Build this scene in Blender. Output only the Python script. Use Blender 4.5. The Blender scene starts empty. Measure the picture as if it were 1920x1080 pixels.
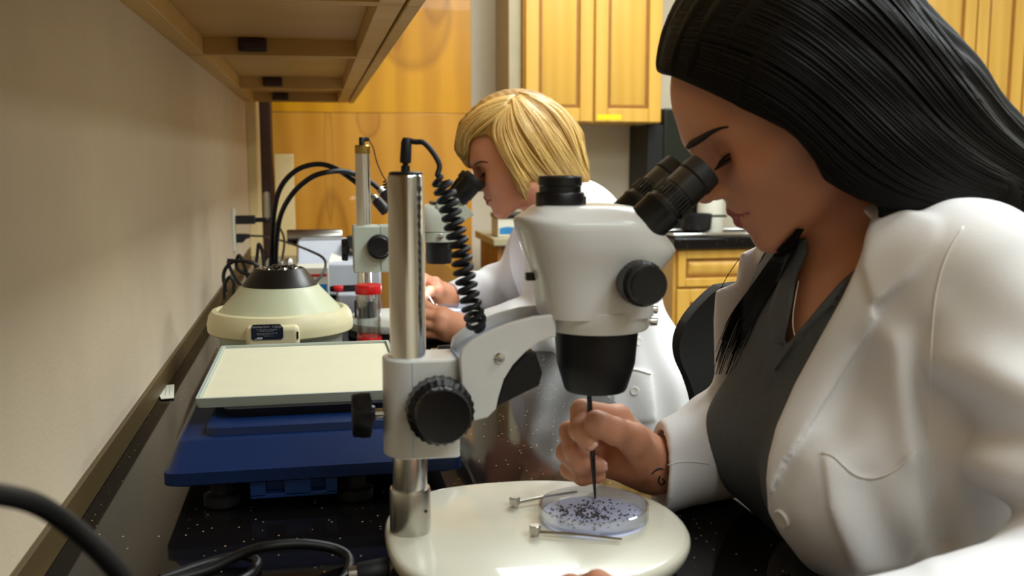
import bpy, math, random
import numpy as np
from mathutils import Vector, Matrix
random.seed(4); RNG = np.random.default_rng(4)
SC = bpy.context.scene; COL = SC.collection
PI = math.pi

# ------------------------------------------------------------------ camera
FPX = 1867.0; PSI = math.radians(11.12); PIT = math.radians(7.42)
CAM = np.array([0.0, 0.0, 1.22])
cd = bpy.data.cameras.new('camera'); cam = bpy.data.objects.new('camera', cd); COL.objects.link(cam)
cam.location = CAM; cam.rotation_euler = (PI/2 - PIT, 0, -PSI)
cd.sensor_width = 36; cd.lens = FPX/1920*36; cd.clip_start = 0.02
cd.dof.use_dof = True; cd.dof.focus_distance = 1.28; cd.dof.aperture_fstop = 7.0
SC.camera = cam
SC.view_settings.view_transform = 'Standard'; SC.view_settings.look = 'None'
SC.view_settings.gamma = 1; SC.view_settings.use_curve_mapping = False
SC.view_settings.exposure = 0.45
w = bpy.data.worlds.new('room_world'); SC.world = w; w.use_nodes = True
w.node_tree.nodes['Background'].inputs[0].default_value = (0.9, 0.88, 0.85, 1)
w.node_tree.nodes['Background'].inputs[1].default_value = 0.25

def area_light(name, loc, sx, sy, power, col=(0.90, 0.985, 1.0), rot=(0, 0, 0)):
    l = bpy.data.lights.new(name, 'AREA'); l.shape = 'RECTANGLE'; l.size = sx; l.size_y = sy
    l.energy = power; l.color = col
    o = bpy.data.objects.new(name, l); o.location = loc; o.rotation_euler = rot; COL.objects.link(o); return o
# fluorescent ceiling panels of the room, plus one added fill lamp
area_light('ceiling_and_fill_lamp', (1.35, 0.75, 2.62), 0.6, 1.2, 30)
area_light('ceiling_and_fill_lamp', (1.35, 2.6, 2.62), 0.6, 1.2, 30)
area_light('ceiling_and_fill_lamp', (3.1, 2.2, 2.62), 0.6, 1.2, 30)
area_light('ceiling_and_fill_lamp', (0.95, -0.75, 2.62), 1.2, 0.6, 17)
area_light('ceiling_and_fill_lamp', (0.9, 3.35, 2.62), 0.6, 0.6, 11)  # extra fill lamp, added to brighten the far wall

# ------------------------------------------------------------------ pixel of the photograph -> point of the place
_F = np.array([math.sin(PSI)*math.cos(PIT), math.cos(PSI)*math.cos(PIT), -math.sin(PIT)])
_R = np.array([math.cos(PSI), -math.sin(PSI), 0.0]); _U = np.cross(_R, _F)
def ray(px, py): return _F + _R*(px-960)/FPX - _U*(py-540)/FPX
def _pl(px, py, ax, v):
    d = ray(px, py); return CAM + d*((v-CAM[ax])/d[ax])
def X(px, py, v): return _pl(px, py, 0, v)
def Y(px, py, v): return _pl(px, py, 1, v)
def Z(px, py, v): return _pl(px, py, 2, v)
def proj(P):
    q = P - CAM.astype(P.dtype); d = q @ _F.astype(P.dtype)
    return 960+FPX*(q @ _R.astype(P.dtype))/d, 540-FPX*(q @ _U.astype(P.dtype))/d, d

# ------------------------------------------------------------------ materials
def lin(c):
    return tuple(((x/255)/12.92 if x/255 <= .04045 else ((x/255+.055)/1.055)**2.4) for x in c) + (1,)
def mat(name, rgb, rough=.5, metal=0, var=.06, scale=18, bump=0, bscale=120, coat=0, trans=0, emit=0, ior=1.45, spec=.5, sss=0):
    m = bpy.data.materials.new(name); m.use_nodes = True
    nt = m.node_tree; b = nt.nodes['Principled BSDF']; L = nt.links
    tc = nt.nodes.new('ShaderNodeTexCoord')
    c = lin(rgb)
    if var:
        n = nt.nodes.new('ShaderNodeTexNoise'); n.inputs['Scale'].default_value = scale; n.inputs['Detail'].default_value = 3
        L.new(tc.outputs['Object'], n.inputs['Vector'])
        r = nt.nodes.new('ShaderNodeValToRGB')
        r.color_ramp.elements[0].position = .3; r.color_ramp.elements[1].position = .7
        r.color_ramp.elements[0].color = tuple(x*(1-var) for x in c[:3])+(1,)
        r.color_ramp.elements[1].color = tuple(min(1, x*(1+var)) for x in c[:3])+(1,)
        L.new(n.outputs['Fac'], r.inputs['Fac']); L.new(r.outputs['Color'], b.inputs['Base Color'])
    else: b.inputs['Base Color'].default_value = c
    b.inputs['Roughness'].default_value = rough; b.inputs['Metallic'].default_value = metal
    b.inputs['IOR'].default_value = ior; b.inputs['Specular IOR Level'].default_value = spec
    b.inputs['Coat Weight'].default_value = coat; b.inputs['Transmission Weight'].default_value = trans
    if sss:
        b.inputs['Subsurface Weight'].default_value = sss; b.inputs['Subsurface Radius'].default_value = (.012, .005, .003); b.inputs['Subsurface Scale'].default_value = 1
    if emit: b.inputs['Emission Color'].default_value = c; b.inputs['Emission Strength'].default_value = emit
    if bump:
        n2 = nt.nodes.new('ShaderNodeTexNoise'); n2.inputs['Scale'].default_value = bscale; n2.inputs['Detail'].default_value = 4
        L.new(tc.outputs['Object'], n2.inputs['Vector'])
        bp = nt.nodes.new('ShaderNodeBump'); bp.inputs['Strength'].default_value = bump; bp.inputs['Distance'].default_value = .002
        L.new(n2.outputs['Fac'], bp.inputs['Height']); L.new(bp.outputs['Normal'], b.inputs['Normal'])
    return m
def wood(name, c1, c2, rough=.4, scl=(6, 6, .8), dist=4, wscale=1.2, band=.5, coat=0, marks=()):
    m = bpy.data.materials.new(name); m.use_nodes = True; nt = m.node_tree; b = nt.nodes['Principled BSDF']; L = nt.links
    tc = nt.nodes.new('ShaderNodeTexCoord'); mp = nt.nodes.new('ShaderNodeMapping'); mp.inputs['Scale'].default_value = scl
    L.new(tc.outputs['Object'], mp.inputs['Vector'])
    wv = nt.nodes.new('ShaderNodeTexWave'); wv.inputs['Scale'].default_value = wscale; wv.inputs['Distortion'].default_value = dist
    wv.inputs['Detail'].default_value = 3; wv.inputs['Detail Scale'].default_value = 1.2
    L.new(mp.outputs['Vector'], wv.inputs['Vector'])
    nz = nt.nodes.new('ShaderNodeTexNoise'); nz.inputs['Scale'].default_value = 3; L.new(mp.outputs['Vector'], nz.inputs['Vector'])
    mx = nt.nodes.new('ShaderNodeMath'); mx.operation = 'MULTIPLY'
    L.new(wv.outputs['Fac'], mx.inputs[0]); L.new(nz.outputs['Fac'], mx.inputs[1])
    r = nt.nodes.new('ShaderNodeValToRGB'); r.color_ramp.elements[0].position = 0; r.color_ramp.elements[1].position = band
    r.color_ramp.elements[0].color = lin(c1); r.color_ramp.elements[1].color = lin(c2)
    L.new(mx.outputs[0], r.inputs['Fac']); L.new(r.outputs['Color'], b.inputs['Base Color'])
    b.inputs['Roughness'].default_value = rough; b.inputs['Coat Weight'].default_value = coat
    src = r.outputs['Color']
    for cx, cz, rx, rz in marks:               # knots and cathedral figures of the veneer
        mq = nt.nodes.new('ShaderNodeMapping'); mq.inputs['Scale'].default_value = (1/rx, 0, 1/rz); mq.inputs['Location'].default_value = (-cx/rx, 0, -cz/rz)
        L.new(tc.outputs['Object'], mq.inputs['Vector'])
        n3 = nt.nodes.new('ShaderNodeTexNoise'); n3.inputs['Scale'].default_value = 5; L.new(tc.outputs['Object'], n3.inputs['Vector'])
        va = nt.nodes.new('ShaderNodeMix'); va.data_type = 'VECTOR'; va.inputs[0].default_value = .12; L.new(mq.outputs[0], va.inputs[4]); L.new(n3.outputs['Color'], va.inputs[5])
        gr = nt.nodes.new('ShaderNodeTexGradient'); gr.gradient_type = 'SPHERICAL'; L.new(va.outputs[1], gr.inputs['Vector'])
        rr = nt.nodes.new('ShaderNodeValToRGB'); e = rr.color_ramp.elements; e[0].position = .02; e[0].color = (0, 0, 0, 1); e[1].position = .6; e[1].color = (.12, .12, .12, 1)
        k = e.new(.16); k.color = (.42, .42, .42, 1); k = e.new(.32); k.color = (.15, .15, .15, 1)
        L.new(gr.outputs['Fac'], rr.inputs['Fac'])
        mm = nt.nodes.new('ShaderNodeMix'); mm.data_type = 'RGBA'; L.new(rr.outputs['Color'], mm.inputs[0]); L.new(src, mm.inputs[6]); mm.inputs[7].default_value = lin((130, 72, 10)); src = mm.outputs[2]
    L.new(src, b.inputs['Base Color'])
    return m
def granite():
    m = bpy.data.materials.new('black_granite'); m.use_nodes = True; nt = m.node_tree; b = nt.nodes['Principled BSDF']; L = nt.links
    tc = nt.nodes.new('ShaderNodeTexCoord')
    v = nt.nodes.new('ShaderNodeTexVoronoi'); v.inputs['Scale'].default_value = 120
    L.new(tc.outputs['Object'], v.inputs['Vector'])
    r = nt.nodes.new('ShaderNodeValToRGB'); r.color_ramp.elements[0].position = .07; r.color_ramp.elements[1].position = .13
    r.color_ramp.elements[0].color = (1, 1, 1, 1); r.color_ramp.elements[1].color = (0, 0, 0, 1)
    L.new(v.outputs['Distance'], r.inputs['Fac'])
    sep = nt.nodes.new('ShaderNodeSeparateColor'); L.new(v.outputs['Color'], sep.inputs[0])
    gt = nt.nodes.new('ShaderNodeMath'); gt.operation = 'GREATER_THAN'; gt.inputs[1].default_value = .62; L.new(sep.outputs[0], gt.inputs[0])
    mu = nt.nodes.new('ShaderNodeMath'); mu.operation = 'MULTIPLY'; L.new(r.outputs['Color'], mu.inputs[0]); L.new(gt.outputs[0], mu.inputs[1])
    mx = nt.nodes.new('ShaderNodeMix'); mx.data_type = 'RGBA'
    mx.inputs[6].default_value = (.006, .005, .005, 1); mx.inputs[7].default_value = (.75, .5, .26, 1)
    L.new(mu.outputs[0], mx.inputs[0]); L.new(mx.outputs[2], b.inputs['Base Color'])
    b.inputs['Roughness'].default_value = .06; b.inputs['Specular IOR Level'].default_value = .24; b.inputs['IOR'].default_value = 1.5
    return m
def glassy(name, tint=(1, 1, 1), mixf=.12, rough=.03):
    m = bpy.data.materials.new(name); m.use_nodes = True; nt = m.node_tree; L = nt.links
    for n in list(nt.nodes): nt.nodes.remove(n)
    o = nt.nodes.new('ShaderNodeOutputMaterial'); t = nt.nodes.new('ShaderNodeBsdfTransparent'); t.inputs[0].default_value = tint+(1,)
    g = nt.nodes.new('ShaderNodeBsdfGlossy'); g.inputs['Roughness'].default_value = rough
    lw = nt.nodes.new('ShaderNodeLayerWeight'); lw.inputs[0].default_value = .35
    ma = nt.nodes.new('ShaderNodeMath'); ma.operation = 'ADD'; ma.inputs[1].default_value = mixf*.4
    mm = nt.nodes.new('ShaderNodeMath'); mm.operation = 'MULTIPLY'; mm.inputs[1].default_value = .75
    L.new(lw.outputs['Facing'], mm.inputs[0]); L.new(mm.outputs[0], ma.inputs[0])
    x = nt.nodes.new('ShaderNodeMixShader'); L.new(ma.outputs[0], x.inputs[0]); L.new(t.outputs[0], x.inputs[1]); L.new(g.outputs[0], x.inputs[2])
    L.new(x.outputs[0], o.inputs[0]); return m
def hairmat(name, cols, rough=.38, spec=.5):
    m = bpy.data.materials.new(name); m.use_nodes = True; nt = m.node_tree; b = nt.nodes['Principled BSDF']; L = nt.links
    g = nt.nodes.new('ShaderNodeNewGeometry'); r = nt.nodes.new('ShaderNodeValToRGB')
    e = r.color_ramp.elements; e[0].color = lin(cols[0]); e[1].color = lin(cols[-1])
    for i, c in enumerate(cols[1:-1]): k = e.new((i+1)/(len(cols)-1)); k.color = lin(c)
    L.new(g.outputs['Random Per Island'], r.inputs['Fac']); L.new(r.outputs['Color'], b.inputs['Base Color'])
    b.inputs['Roughness'].default_value = rough; b.inputs['Specular IOR Level'].default_value = spec
    return m

M = dict(
 wall=mat('cream_wall_paint', (206, 188, 162), .62, var=.03, scale=9, bump=.25, bscale=220),
 wall2=mat('beige_wall_paint', (210, 200, 178), .7, var=.03, scale=4, bump=.1),
 ceil=mat('ceiling_tile', (225, 222, 212), .9, var=.03),
 floor=mat('floor_vinyl', (150, 143, 132), .45, var=.1, scale=3),
 trimwood=wood('trim_wood', (80, 63, 32), (102, 82, 46), .5, (6, .8, 6)),
 litstrip_board=mat('lit_strip_and_board', (228, 205, 150), .6, var=.04),
 frame=mat('dark_door_frame', (58, 34, 26), .4, var=.08),
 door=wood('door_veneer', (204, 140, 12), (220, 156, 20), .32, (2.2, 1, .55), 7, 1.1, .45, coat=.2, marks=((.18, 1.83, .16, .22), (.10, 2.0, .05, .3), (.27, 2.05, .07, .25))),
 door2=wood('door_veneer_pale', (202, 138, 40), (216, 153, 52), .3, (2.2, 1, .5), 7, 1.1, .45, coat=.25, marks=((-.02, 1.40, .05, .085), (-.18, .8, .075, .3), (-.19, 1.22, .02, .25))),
 cabunder=wood('cabinet_birch', (176, 134, 66), (196, 154, 84), .5, (1, 4, 5), 2, 1, .6),
 cabedge=wood('cabinet_birch_edge', (192, 150, 82), (208, 168, 100), .5, (1, 5, 5), 2, 1, .6),
 clip=mat('brown_bracket', (52, 24, 22), .35),
 maple=wood('honey_maple', (216, 166, 70), (224, 176, 80), .38, (5, 5, .8), 3, 1.1, .6, coat=.15),
 glaze=mat('brown_glaze', (150, 100, 34), .5, var=.1),
 tape=mat('yellow_tape', (245, 215, 20), .5, var=.03),
 granite=granite(),
 white=mat('white_enamel', (232, 231, 228), .32, var=.015, coat=.2, scale=30),
 base=mat('ivory_enamel', (238, 234, 214), .22, var=.015, coat=.3),
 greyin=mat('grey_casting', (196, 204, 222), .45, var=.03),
 chrome=mat('chrome', (230, 230, 228), .17, 1, var=.03),
 steel=mat('satin_steel', (190, 187, 180), .28, 1, var=.05),
 brass=mat('brass_ring', (190, 160, 90), .3, 1),
 black=mat('black_plastic', (20, 20, 22), .35, var=.15, scale=60),
 blackmatte=mat('black_satin', (15, 15, 17), .5, var=.15),
 rubber=mat('black_rubber', (24, 24, 28), .55, var=.2, scale=80),
 cord=mat('black_cord', (17, 17, 19), .42, var=.15),
 pale=mat('grey_green_enamel', (196, 203, 188), .4, var=.02),
 pale2=mat('light_grey_enamel', (214, 218, 206), .4, var=.02),
 cream=mat('cream_plastic', (224, 214, 172), .42, var=.05, scale=12, bump=.05),
 celadon=mat('pale_green_cover', (206, 208, 176), .35, var=.03),
 rotor=mat('rotor_black', (30, 27, 22), .33, .3, var=.1, scale=90),
 label=mat('dark_blue_label', (26, 32, 50), .4, var=.05),
 ink=mat('silver_ink', (190, 192, 190), .5, var=.05),
 tray=mat('ivory_tray', (232, 226, 196), .5, var=.02),
 traygrey=mat('grey_tray_rim', (178, 186, 176), .5, var=.03),
 blue=mat('navy_plastic', (8, 38, 86), .42, var=.05, scale=25),
 blue2=mat('blue_plastic', (30, 66, 134), .4, var=.05),
 darkpl=mat('charcoal_plastic', (34, 34, 38), .4),
 clear=glassy('clear_plastic', (.93, .94, .95), .1),
 glass=glassy('petri_glass', (.97, .98, .98), .15, .02),
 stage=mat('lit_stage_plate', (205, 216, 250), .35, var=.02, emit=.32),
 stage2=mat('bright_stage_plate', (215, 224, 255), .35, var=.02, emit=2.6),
 led=mat('lit_lamp_tip', (235, 238, 255), .3, var=0, emit=9),
 liquid=mat('specimen_film', (198, 206, 236), .3, var=.04, scale=40),
 bug=mat('dark_specimen', (70, 62, 66), .6, var=.2),
 red=mat('red_plastic', (214, 24, 26), .35, var=.04),
 paper=mat('paper', (226, 222, 205), .8, var=.03),
 bluepr=mat('blue_print', (48, 128, 190), .5, var=.12, scale=25),
 olive=mat('olive_black_panel', (26, 30, 20), .35, var=.2, scale=6),
 greybox=mat('grey_equipment', (200, 204, 214), .5, var=.05),
 brownwood=wood('brown_wood', (120, 70, 22), (160, 100, 40), .5),
 taupe=mat('taupe_laminate', (176, 164, 132), .5, var=.05),
 skin1=mat('skin', (206, 144, 112), .5, var=.07, scale=14, bump=.12, bscale=420, sss=.12),
 skin2=mat('warm_skin', (216, 150, 116), .5, var=.08, scale=14, bump=.1, bscale=420, sss=.12),
 lips=mat('lip_skin', (166, 84, 80), .42, var=.06, bump=.1),
 nail=mat('finger_nail', (222, 172, 152), .25, var=.03),
 brow=mat('dark_brow', (42, 26, 20), .7, var=.2),
 brow2=mat('brown_brow', (96, 60, 36), .7, var=.2),
 tattoo=mat('tattoo_ink', (40, 38, 48), .6),
 hair1=hairmat('black_hair', [(9, 7, 7), (13, 10, 9), (18, 15, 12)], .5, .16),
 hair1b=mat('black_hair_mass', (8, 7, 7), .6, var=.3, scale=90, spec=.15),
 hair2=hairmat('blond_hair', [(150, 104, 42), (206, 160, 80), (226, 188, 108), (246, 220, 152), (176, 128, 58), (232, 198, 122)], .4, .45),
 hair2b=mat('blond_hair_mass', (166, 124, 58), .6, var=.3, scale=60),
 coat=mat('white_lab_coat', (232, 231, 233), .75, var=.02, bump=.12, bscale=700, scale=6),
 stitch=mat('coat_thread', (240, 238, 234), .7, var=.02),
 button=mat('white_button', (236, 234, 228), .3, var=.02),
 polo=mat('charcoal_polo', (84, 88, 92), .85, var=.08, scale=300, bump=.25, bscale=600),
 trouser=mat('black_trousers', (26, 26, 30), .85, var=.1),
 shoe=mat('black_shoe', (18, 18, 20), .4),
 mesh=mat('black_chair_fabric', (12, 11, 9), .85, var=.3, scale=150),
)

# ------------------------------------------------------------------ mesh building
class MB:
    def __init__(s): s.v = []; s.f = []; s.mi = []; s.cur = 0
    def add(s, vs, fs):
        o = len(s.v); s.v += [tuple(map(float, p)) for p in vs]; s.f += [tuple(i+o for i in f) for f in fs]; s.mi += [s.cur]*len(fs); return s
    def box(s, x0, x1, y0, y1, z0, z1):
        vs = [(x, y, z) for z in (z0, z1) for y in (y0, y1) for x in (x0, x1)]
        return s.add(vs, [(0, 2, 3, 1), (4, 5, 7, 6), (0, 1, 5, 4), (2, 6, 7, 3), (0, 4, 6, 2), (1, 3, 7, 5)])
    def hexa(s, b, t):                       # 4 bottom points, 4 top points, same winding
        return s.add(list(b)+list(t), [(3, 2, 1, 0), (4, 5, 6, 7)]+[(i, (i+1) % 4, 4+(i+1) % 4, 4+i) for i in range(4)])
    def loft(s, rings, cap=True):
        n = len(rings[0]); vs = [p for r in rings for p in r]; fs = []
        for k in range(len(rings)-1):
            for i in range(n):
                j = (i+1) % n; fs.append((k*n+i, k*n+j, (k+1)*n+j, (k+1)*n+i))
        if cap: fs.append(tuple(range(n-1, -1, -1))); fs.append(tuple((len(rings)-1)*n+i for i in range(n)))
        return s.add(vs, fs)
    def prism(s, poly, ax, a0, a1):          # polygon in the two other axes, extruded along ax
        def P(q, a):
            q = list(q); q.insert(ax, a); return tuple(q)
        ar = sum(poly[i][0]*poly[(i+1) % len(poly)][1]-poly[(i+1) % len(poly)][0]*poly[i][1] for i in range(len(poly)))
        if (ar < 0) != (ax == 1): poly = poly[::-1]
        return s.loft([[P(q, a0) for q in poly], [P(q, a1) for q in poly]])
    def lathe(s, o, axis, prof, n=40, cap=True):   # prof: (radius, height along axis)
        o = np.array(o, float); a = np.array(axis, float); a /= np.linalg.norm(a)
        t = np.array([1, 0, 0]) if abs(a[0]) < .9 else np.array([0, 1, 0]); u = np.cross(a, t); u /= np.linalg.norm(u); v = np.cross(a, u)
        return s.loft([[o+a*h+(u*math.cos(2*PI*i/n)+v*math.sin(2*PI*i/n))*max(r, 1e-5) for i in range(n)] for r, h in prof], cap)
    def cyl(s, a, b, r, r2=None, n=32, bev=0):
        a = np.array(a, float); b = np.array(b, float); L = np.linalg.norm(b-a); r2 = r if r2 is None else r2
        pr = [(r, 0), (r2, L)] if not bev else [(r-bev, 0), (r-bev*.3, bev*.3), (r, bev), (r2, L-bev), (r2-bev*.3, L-bev*.3), (r2-bev, L)]
        return s.lathe(a, b-a, pr, n)
    def tube(s, pts, r, n=8):
        P = np.array(pts, float); m = len(P); R = np.full(m, r) if np.isscalar(r) else np.array(r, float)
        T = np.gradient(P, axis=0); T /= np.linalg.norm(T, axis=1)[:, None]+1e-12
        u = np.cross(T[0], [0, 0, 1.0]);
        if np.linalg.norm(u) < 1e-3: u = np.cross(T[0], [1.0, 0, 0])
        u /= np.linalg.norm(u); rings = []
        for k in range(m):
            u = u-T[k]*np.dot(u, T[k]); u /= np.linalg.norm(u)+1e-12; v = np.cross(T[k], u)
            rings.append([P[k]+R[k]*(u*math.cos(2*PI*i/n)+v*math.sin(2*PI*i/n)) for i in range(n)])
        return s.loft(rings)
    def ball(s, c, r, n=16):
        r = np.array([r, r, r]) if np.isscalar(r) else np.array(r); c = np.array(c)
        pr = [[c+r*np.array([math.sin(PI*k/n)*math.cos(2*PI*i/(2*n)), math.sin(PI*k/n)*math.sin(2*PI*i/(2*n)), -math.cos(PI*k/n)]) for i in range(2*n)] for k in range(n+1)]
        pr[0] = [c+r*np.array([1e-4*math.cos(2*PI*i/(2*n)), 1e-4*math.sin(2*PI*i/(2*n)), -1]) for i in range(2*n)]
        pr[-1] = [c+r*np.array([1e-4*math.cos(2*PI*i/(2*n)), 1e-4*math.sin(2*PI*i/(2*n)), 1]) for i in range(2*n)]
        return s.loft(pr)
    def build(s, name, m, parent=None, bevel=0, smooth=38, seg=2):
        V = np.array(s.v); return link_mesh(name, V, s.f, m, parent, bevel, smooth, seg, s.mi)
ROOT = {}
def link_mesh(name, V, F, m, parent=None, bevel=0, smooth=38, seg=2, mi=None):
    if parent is None: org = np.array([(V[:, 0].min()+V[:, 0].max())/2, (V[:, 1].min()+V[:, 1].max())/2, V[:, 2].min()])
    else: org = ROOT[parent.name]
    me = bpy.data.meshes.new(name); me.from_pydata((V-org).tolist(), [], [list(map(int, f)) for f in F] if not isinstance(F, np.ndarray) else F.tolist())
    ms = m if isinstance(m, (list, tuple)) else [m]
    for x in ms: me.materials.append(x)
    if mi is not None and len(ms) > 1: me.polygons.foreach_set('material_index', np.array(mi, dtype=np.int32))
    me.polygons.foreach_set('use_smooth', np.ones(len(me.polygons), dtype=bool))
    if smooth < 180: me.set_sharp_from_angle(angle=math.radians(smooth))
    me.update()
    o = bpy.data.objects.new(name, me); COL.objects.link(o)
    if parent is None: o.location = org
    else: o.parent = parent
    ROOT[o.name] = org
    if bevel:
        b = o.modifiers.new('bevel', 'BEVEL'); b.width = bevel; b.segments = seg; b.limit_method = 'ANGLE'; b.angle_limit = math.radians(40)
        b.harden_normals = False
    return o
def tag(o, label, cat, group=None, kind=None):
    o['label'] = label; o['category'] = cat
    if group: o['group'] = group
    if kind: o['kind'] = kind
    return o
def thing(name, label, cat, loc, group=None):
    o = bpy.data.objects.new(name, None); o.empty_display_size = .05; COL.objects.link(o); o.location = loc
    ROOT[o.name] = np.array(loc, float); return tag(o, label, cat, group)
def struct(o): o['kind'] = 'structure'; return o
def cr(pts, n=12):                            # Catmull-Rom through points
    P = np.array(pts, float); P = np.vstack([2*P[0]-P[1], P, 2*P[-1]-P[-2]]); out = []
    for i in range(1, len(P)-2):
        for t in np.linspace(0, 1, n, endpoint=False):
            a, b, c, d = P[i-1], P[i], P[i+1], P[i+2]
            out.append(.5*(2*b+(c-a)*t+(2*a-5*b+4*c-d)*t*t+(3*b-a-3*c+d)*t**3))
    out.append(P[-2]); return np.array(out)
def helix(path, R, turns, per=14):
    P = cr(path, 40); s = np.concatenate([[0], np.cumsum(np.linalg.norm(np.diff(P, axis=0), axis=1))]); N = int(turns*per)
    t = np.linspace(0, s[-1], N); Q = np.stack([np.interp(t, s, P[:, k]) for k in range(3)], 1)
    T = np.gradient(Q, axis=0); T /= np.linalg.norm(T, axis=1)[:, None]; u = np.array([0, 1.0, 0]); out = []
    for k in range(N):
        uu = u-T[k]*np.dot(u, T[k]); uu /= np.linalg.norm(uu); v = np.cross(T[k], uu); a = 2*PI*turns*k/(N-1)
        e = min(1, k/per, (N-1-k)/per); out.append(Q[k]+R*e*(uu*math.cos(a)+v*math.sin(a)))
    return np.array(out)
def text_mesh(name, body, m, parent, loc, height, width=None, rot=(PI/2, 0, 0), thick=.0002):
    cu = bpy.data.curves.new(name, 'FONT'); cu.body = body; cu.size = 1; cu.extrude = 0; cu.resolution_u = 2
    o = bpy.data.objects.new(name, cu); COL.objects.link(o); dg = bpy.context.evaluated_depsgraph_get()
    me = bpy.data.meshes.new_from_object(o.evaluated_get(dg)); bpy.data.objects.remove(o)
    n = len(me.vertices); co = np.zeros(n*3); me.vertices.foreach_get('co', co); co = co.reshape(-1, 3)
    w_, h_ = np.ptp(co[:, 0]), np.ptp(co[:, 1]); co[:, 0] -= co[:, 0].min(); co[:, 1] -= co[:, 1].min()
    k = height/h_; kx = width/w_ if width else k; co[:, 0] *= kx; co[:, 1] *= k
    R = np.array(Matrix.Rotation(rot[2], 3, 'Z') @ Matrix.Rotation(rot[0], 3, 'X')); co = co @ R.T + np.array(loc)-ROOT[parent.name]
    me.vertices.foreach_set('co', co.ravel()); me.materials.append(m); me.update()
    ob = bpy.data.objects.new(name, me); COL.objects.link(ob); ob.parent = parent; ROOT[ob.name] = ROOT[parent.name]; return ob
# ------------------------------------------------------------------ the room
ZC = .85; XW = -.252
b = MB(); b.box(-.4, 4.2, -2.1, 4.5, -.1, 0); struct(b.build('floor', M['floor']))
b = MB(); b.box(-.4, 4.2, -2.1, 4.5, 2.7, 2.8); struct(b.build('ceiling', M['ceil']))
b = MB(); b.box(-.4, XW, -2.1, 4.5, 0, 2.7); struct(b.build('wall_left', M['wall']))
b = MB(); b.box(4.1, 4.2, -2.1, 4.5, 0, 2.7); struct(b.build('wall_right', M['wall2']))
b = MB(); b.box(XW, 4.1, -2.1, -2.0, 0, 2.7); struct(b.build('wall_front', M['wall2']))
b = MB(); b.box(.668, 4.1, 4.38, 4.5, 0, 2.7).box(XW, .668, 4.38, 4.5, 2.3, 2.7); struct(b.build('wall_back', M['wall2']))
# backsplash strip, pale strip and dark jamb beside the door
b = MB(); b.box(XW, XW+.006, -1.9, 3.9, ZC, ZC+.034); struct(b.build('trim_1', M['trimwood'], bevel=.001))
b = MB(); b.box(XW, XW+.036, 3.96, 4.20, ZC-.4, 2.3); struct(b.build('lit_wall_strip', M['litstrip_board'], bevel=.002))  # pale colour stands in for the brighter-lit end of the wall
b = MB(); b.box(XW, -.172, 4.22, 4.38, 0, 2.3); jb = struct(b.build('door_frame', M['frame'], bevel=.003)); jb['kind'] = 'structure'
h = MB(); h.box(-.21, -.185, 4.205, 4.219, .98, 1.08).cyl((-.198, 4.2, .975), (-.198, 4.2, 1.085), .006, n=12); h.build('hinge', M['steel'], jb)
# veneered door, more amber above the split and paler below
dr = bpy.data.objects.new('door_1', None); COL.objects.link(dr); dr.location = (.25, 4.33, 0); ROOT['door_1'] = np.array([.25, 4.33, 0]); struct(dr)
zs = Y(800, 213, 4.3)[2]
b = MB(); b.box(-.171, .667, 4.30, 4.36, zs+.0015, 2.29); b.build('upper_part', M['door'], dr, bevel=.002)
b = MB(); b.box(-.171, .667, 4.30, 4.36, .01, zs); b.build('lower_part', M['door2'], dr, bevel=.002)

# ------------------------------------------------------------------ worktop along the left wall
wt = thing('worktop', 'long black granite worktop with gold flecks along the cream wall', 'worktop', (.1, 1.2, 0))
b = MB(); b.box(XW+.001, .445, -1.6, 3.9, ZC-.035, ZC); b.build('slab', M['granite'], wt, bevel=.004)
b = MB()
for y in (-1.55, 3.85): b.box(XW+.03, .40, y-.02, y+.02, 0, ZC-.035)
b.box(XW+.03, XW+.05, -1.53, 3.83, 0, ZC-.035); b.build('support_panel', M['brownwood'], wt)

# ------------------------------------------------------------------ wall cabinets on the left wall
ZB = 1.43; XF = Z(652, 190, ZB)[0]; ys = [-.5, Z(500, 2, ZB)[1], Z(500, 105.5, ZB)[1], Z(500, 166.7, ZB)[1], Z(500, 191, ZB)[1]]
labs = ['birch wall cabinet with recessed underside above the large white scale, nearest to the camera',
        'birch wall cabinet, second back from the camera, ending at the nearest large brown clip',
        'birch wall cabinet, third back from the camera, between the large and middle brown clips',
        'birch wall cabinet at the far end of the row, its clip nearest the orange door']
for i in range(4):
    y0, y1 = ys[i]+.001, ys[i+1]-.001
    c = thing('wall_cabinet', labs[i], 'cabinet', (XW+.18, (y0+y1)/2, ZB), 'birch cabinets above the worktop')
    b = MB(); x0 = XW; t = .016
    b.box(x0, XF, y0, y0+t, ZB, 2.2).box(x0, XF, y1-t, y1, ZB, 2.2)
    b.cur = 1
    b.box(x0, x0+.035, y0+t, y1-t, ZB, ZB+.075).box(XF-.035, XF, y0+t, y1-t, ZB, 2.2)
    b.cur = 0
    b.box(x0+.035, XF-.035, y0+t, y1-t, ZB+.034, ZB+.05).box(x0, x0+.01, y0+t, y1-t, ZB+.075, 2.2).box(x0, XF, y0+t, y1-t, 2.184, 2.2)
    b.build('carcass', [M['cabunder'], M['cabedge']], c, bevel=.0012)
    ym = (y0+y1)/2
    for a, e in ((y0, ym-.0015), (ym+.0015, y1)):
        b = MB(); b.box(XF+.004, XF+.025, a, e, ZB-.002, 2.2); b.build('door', M['cabedge'], c, bevel=.0015)
    b = MB(); xc = XW+.105; b.box(xc, xc+.056, y1-t-.018, y1-t, ZB+.006, ZB+.032).box(xc+.006, xc+.05, y1-t-.024, y1-t-.018, ZB+.010, ZB+.026)
    b.build('bracket', M['clip'], c, bevel=.002)

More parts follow.
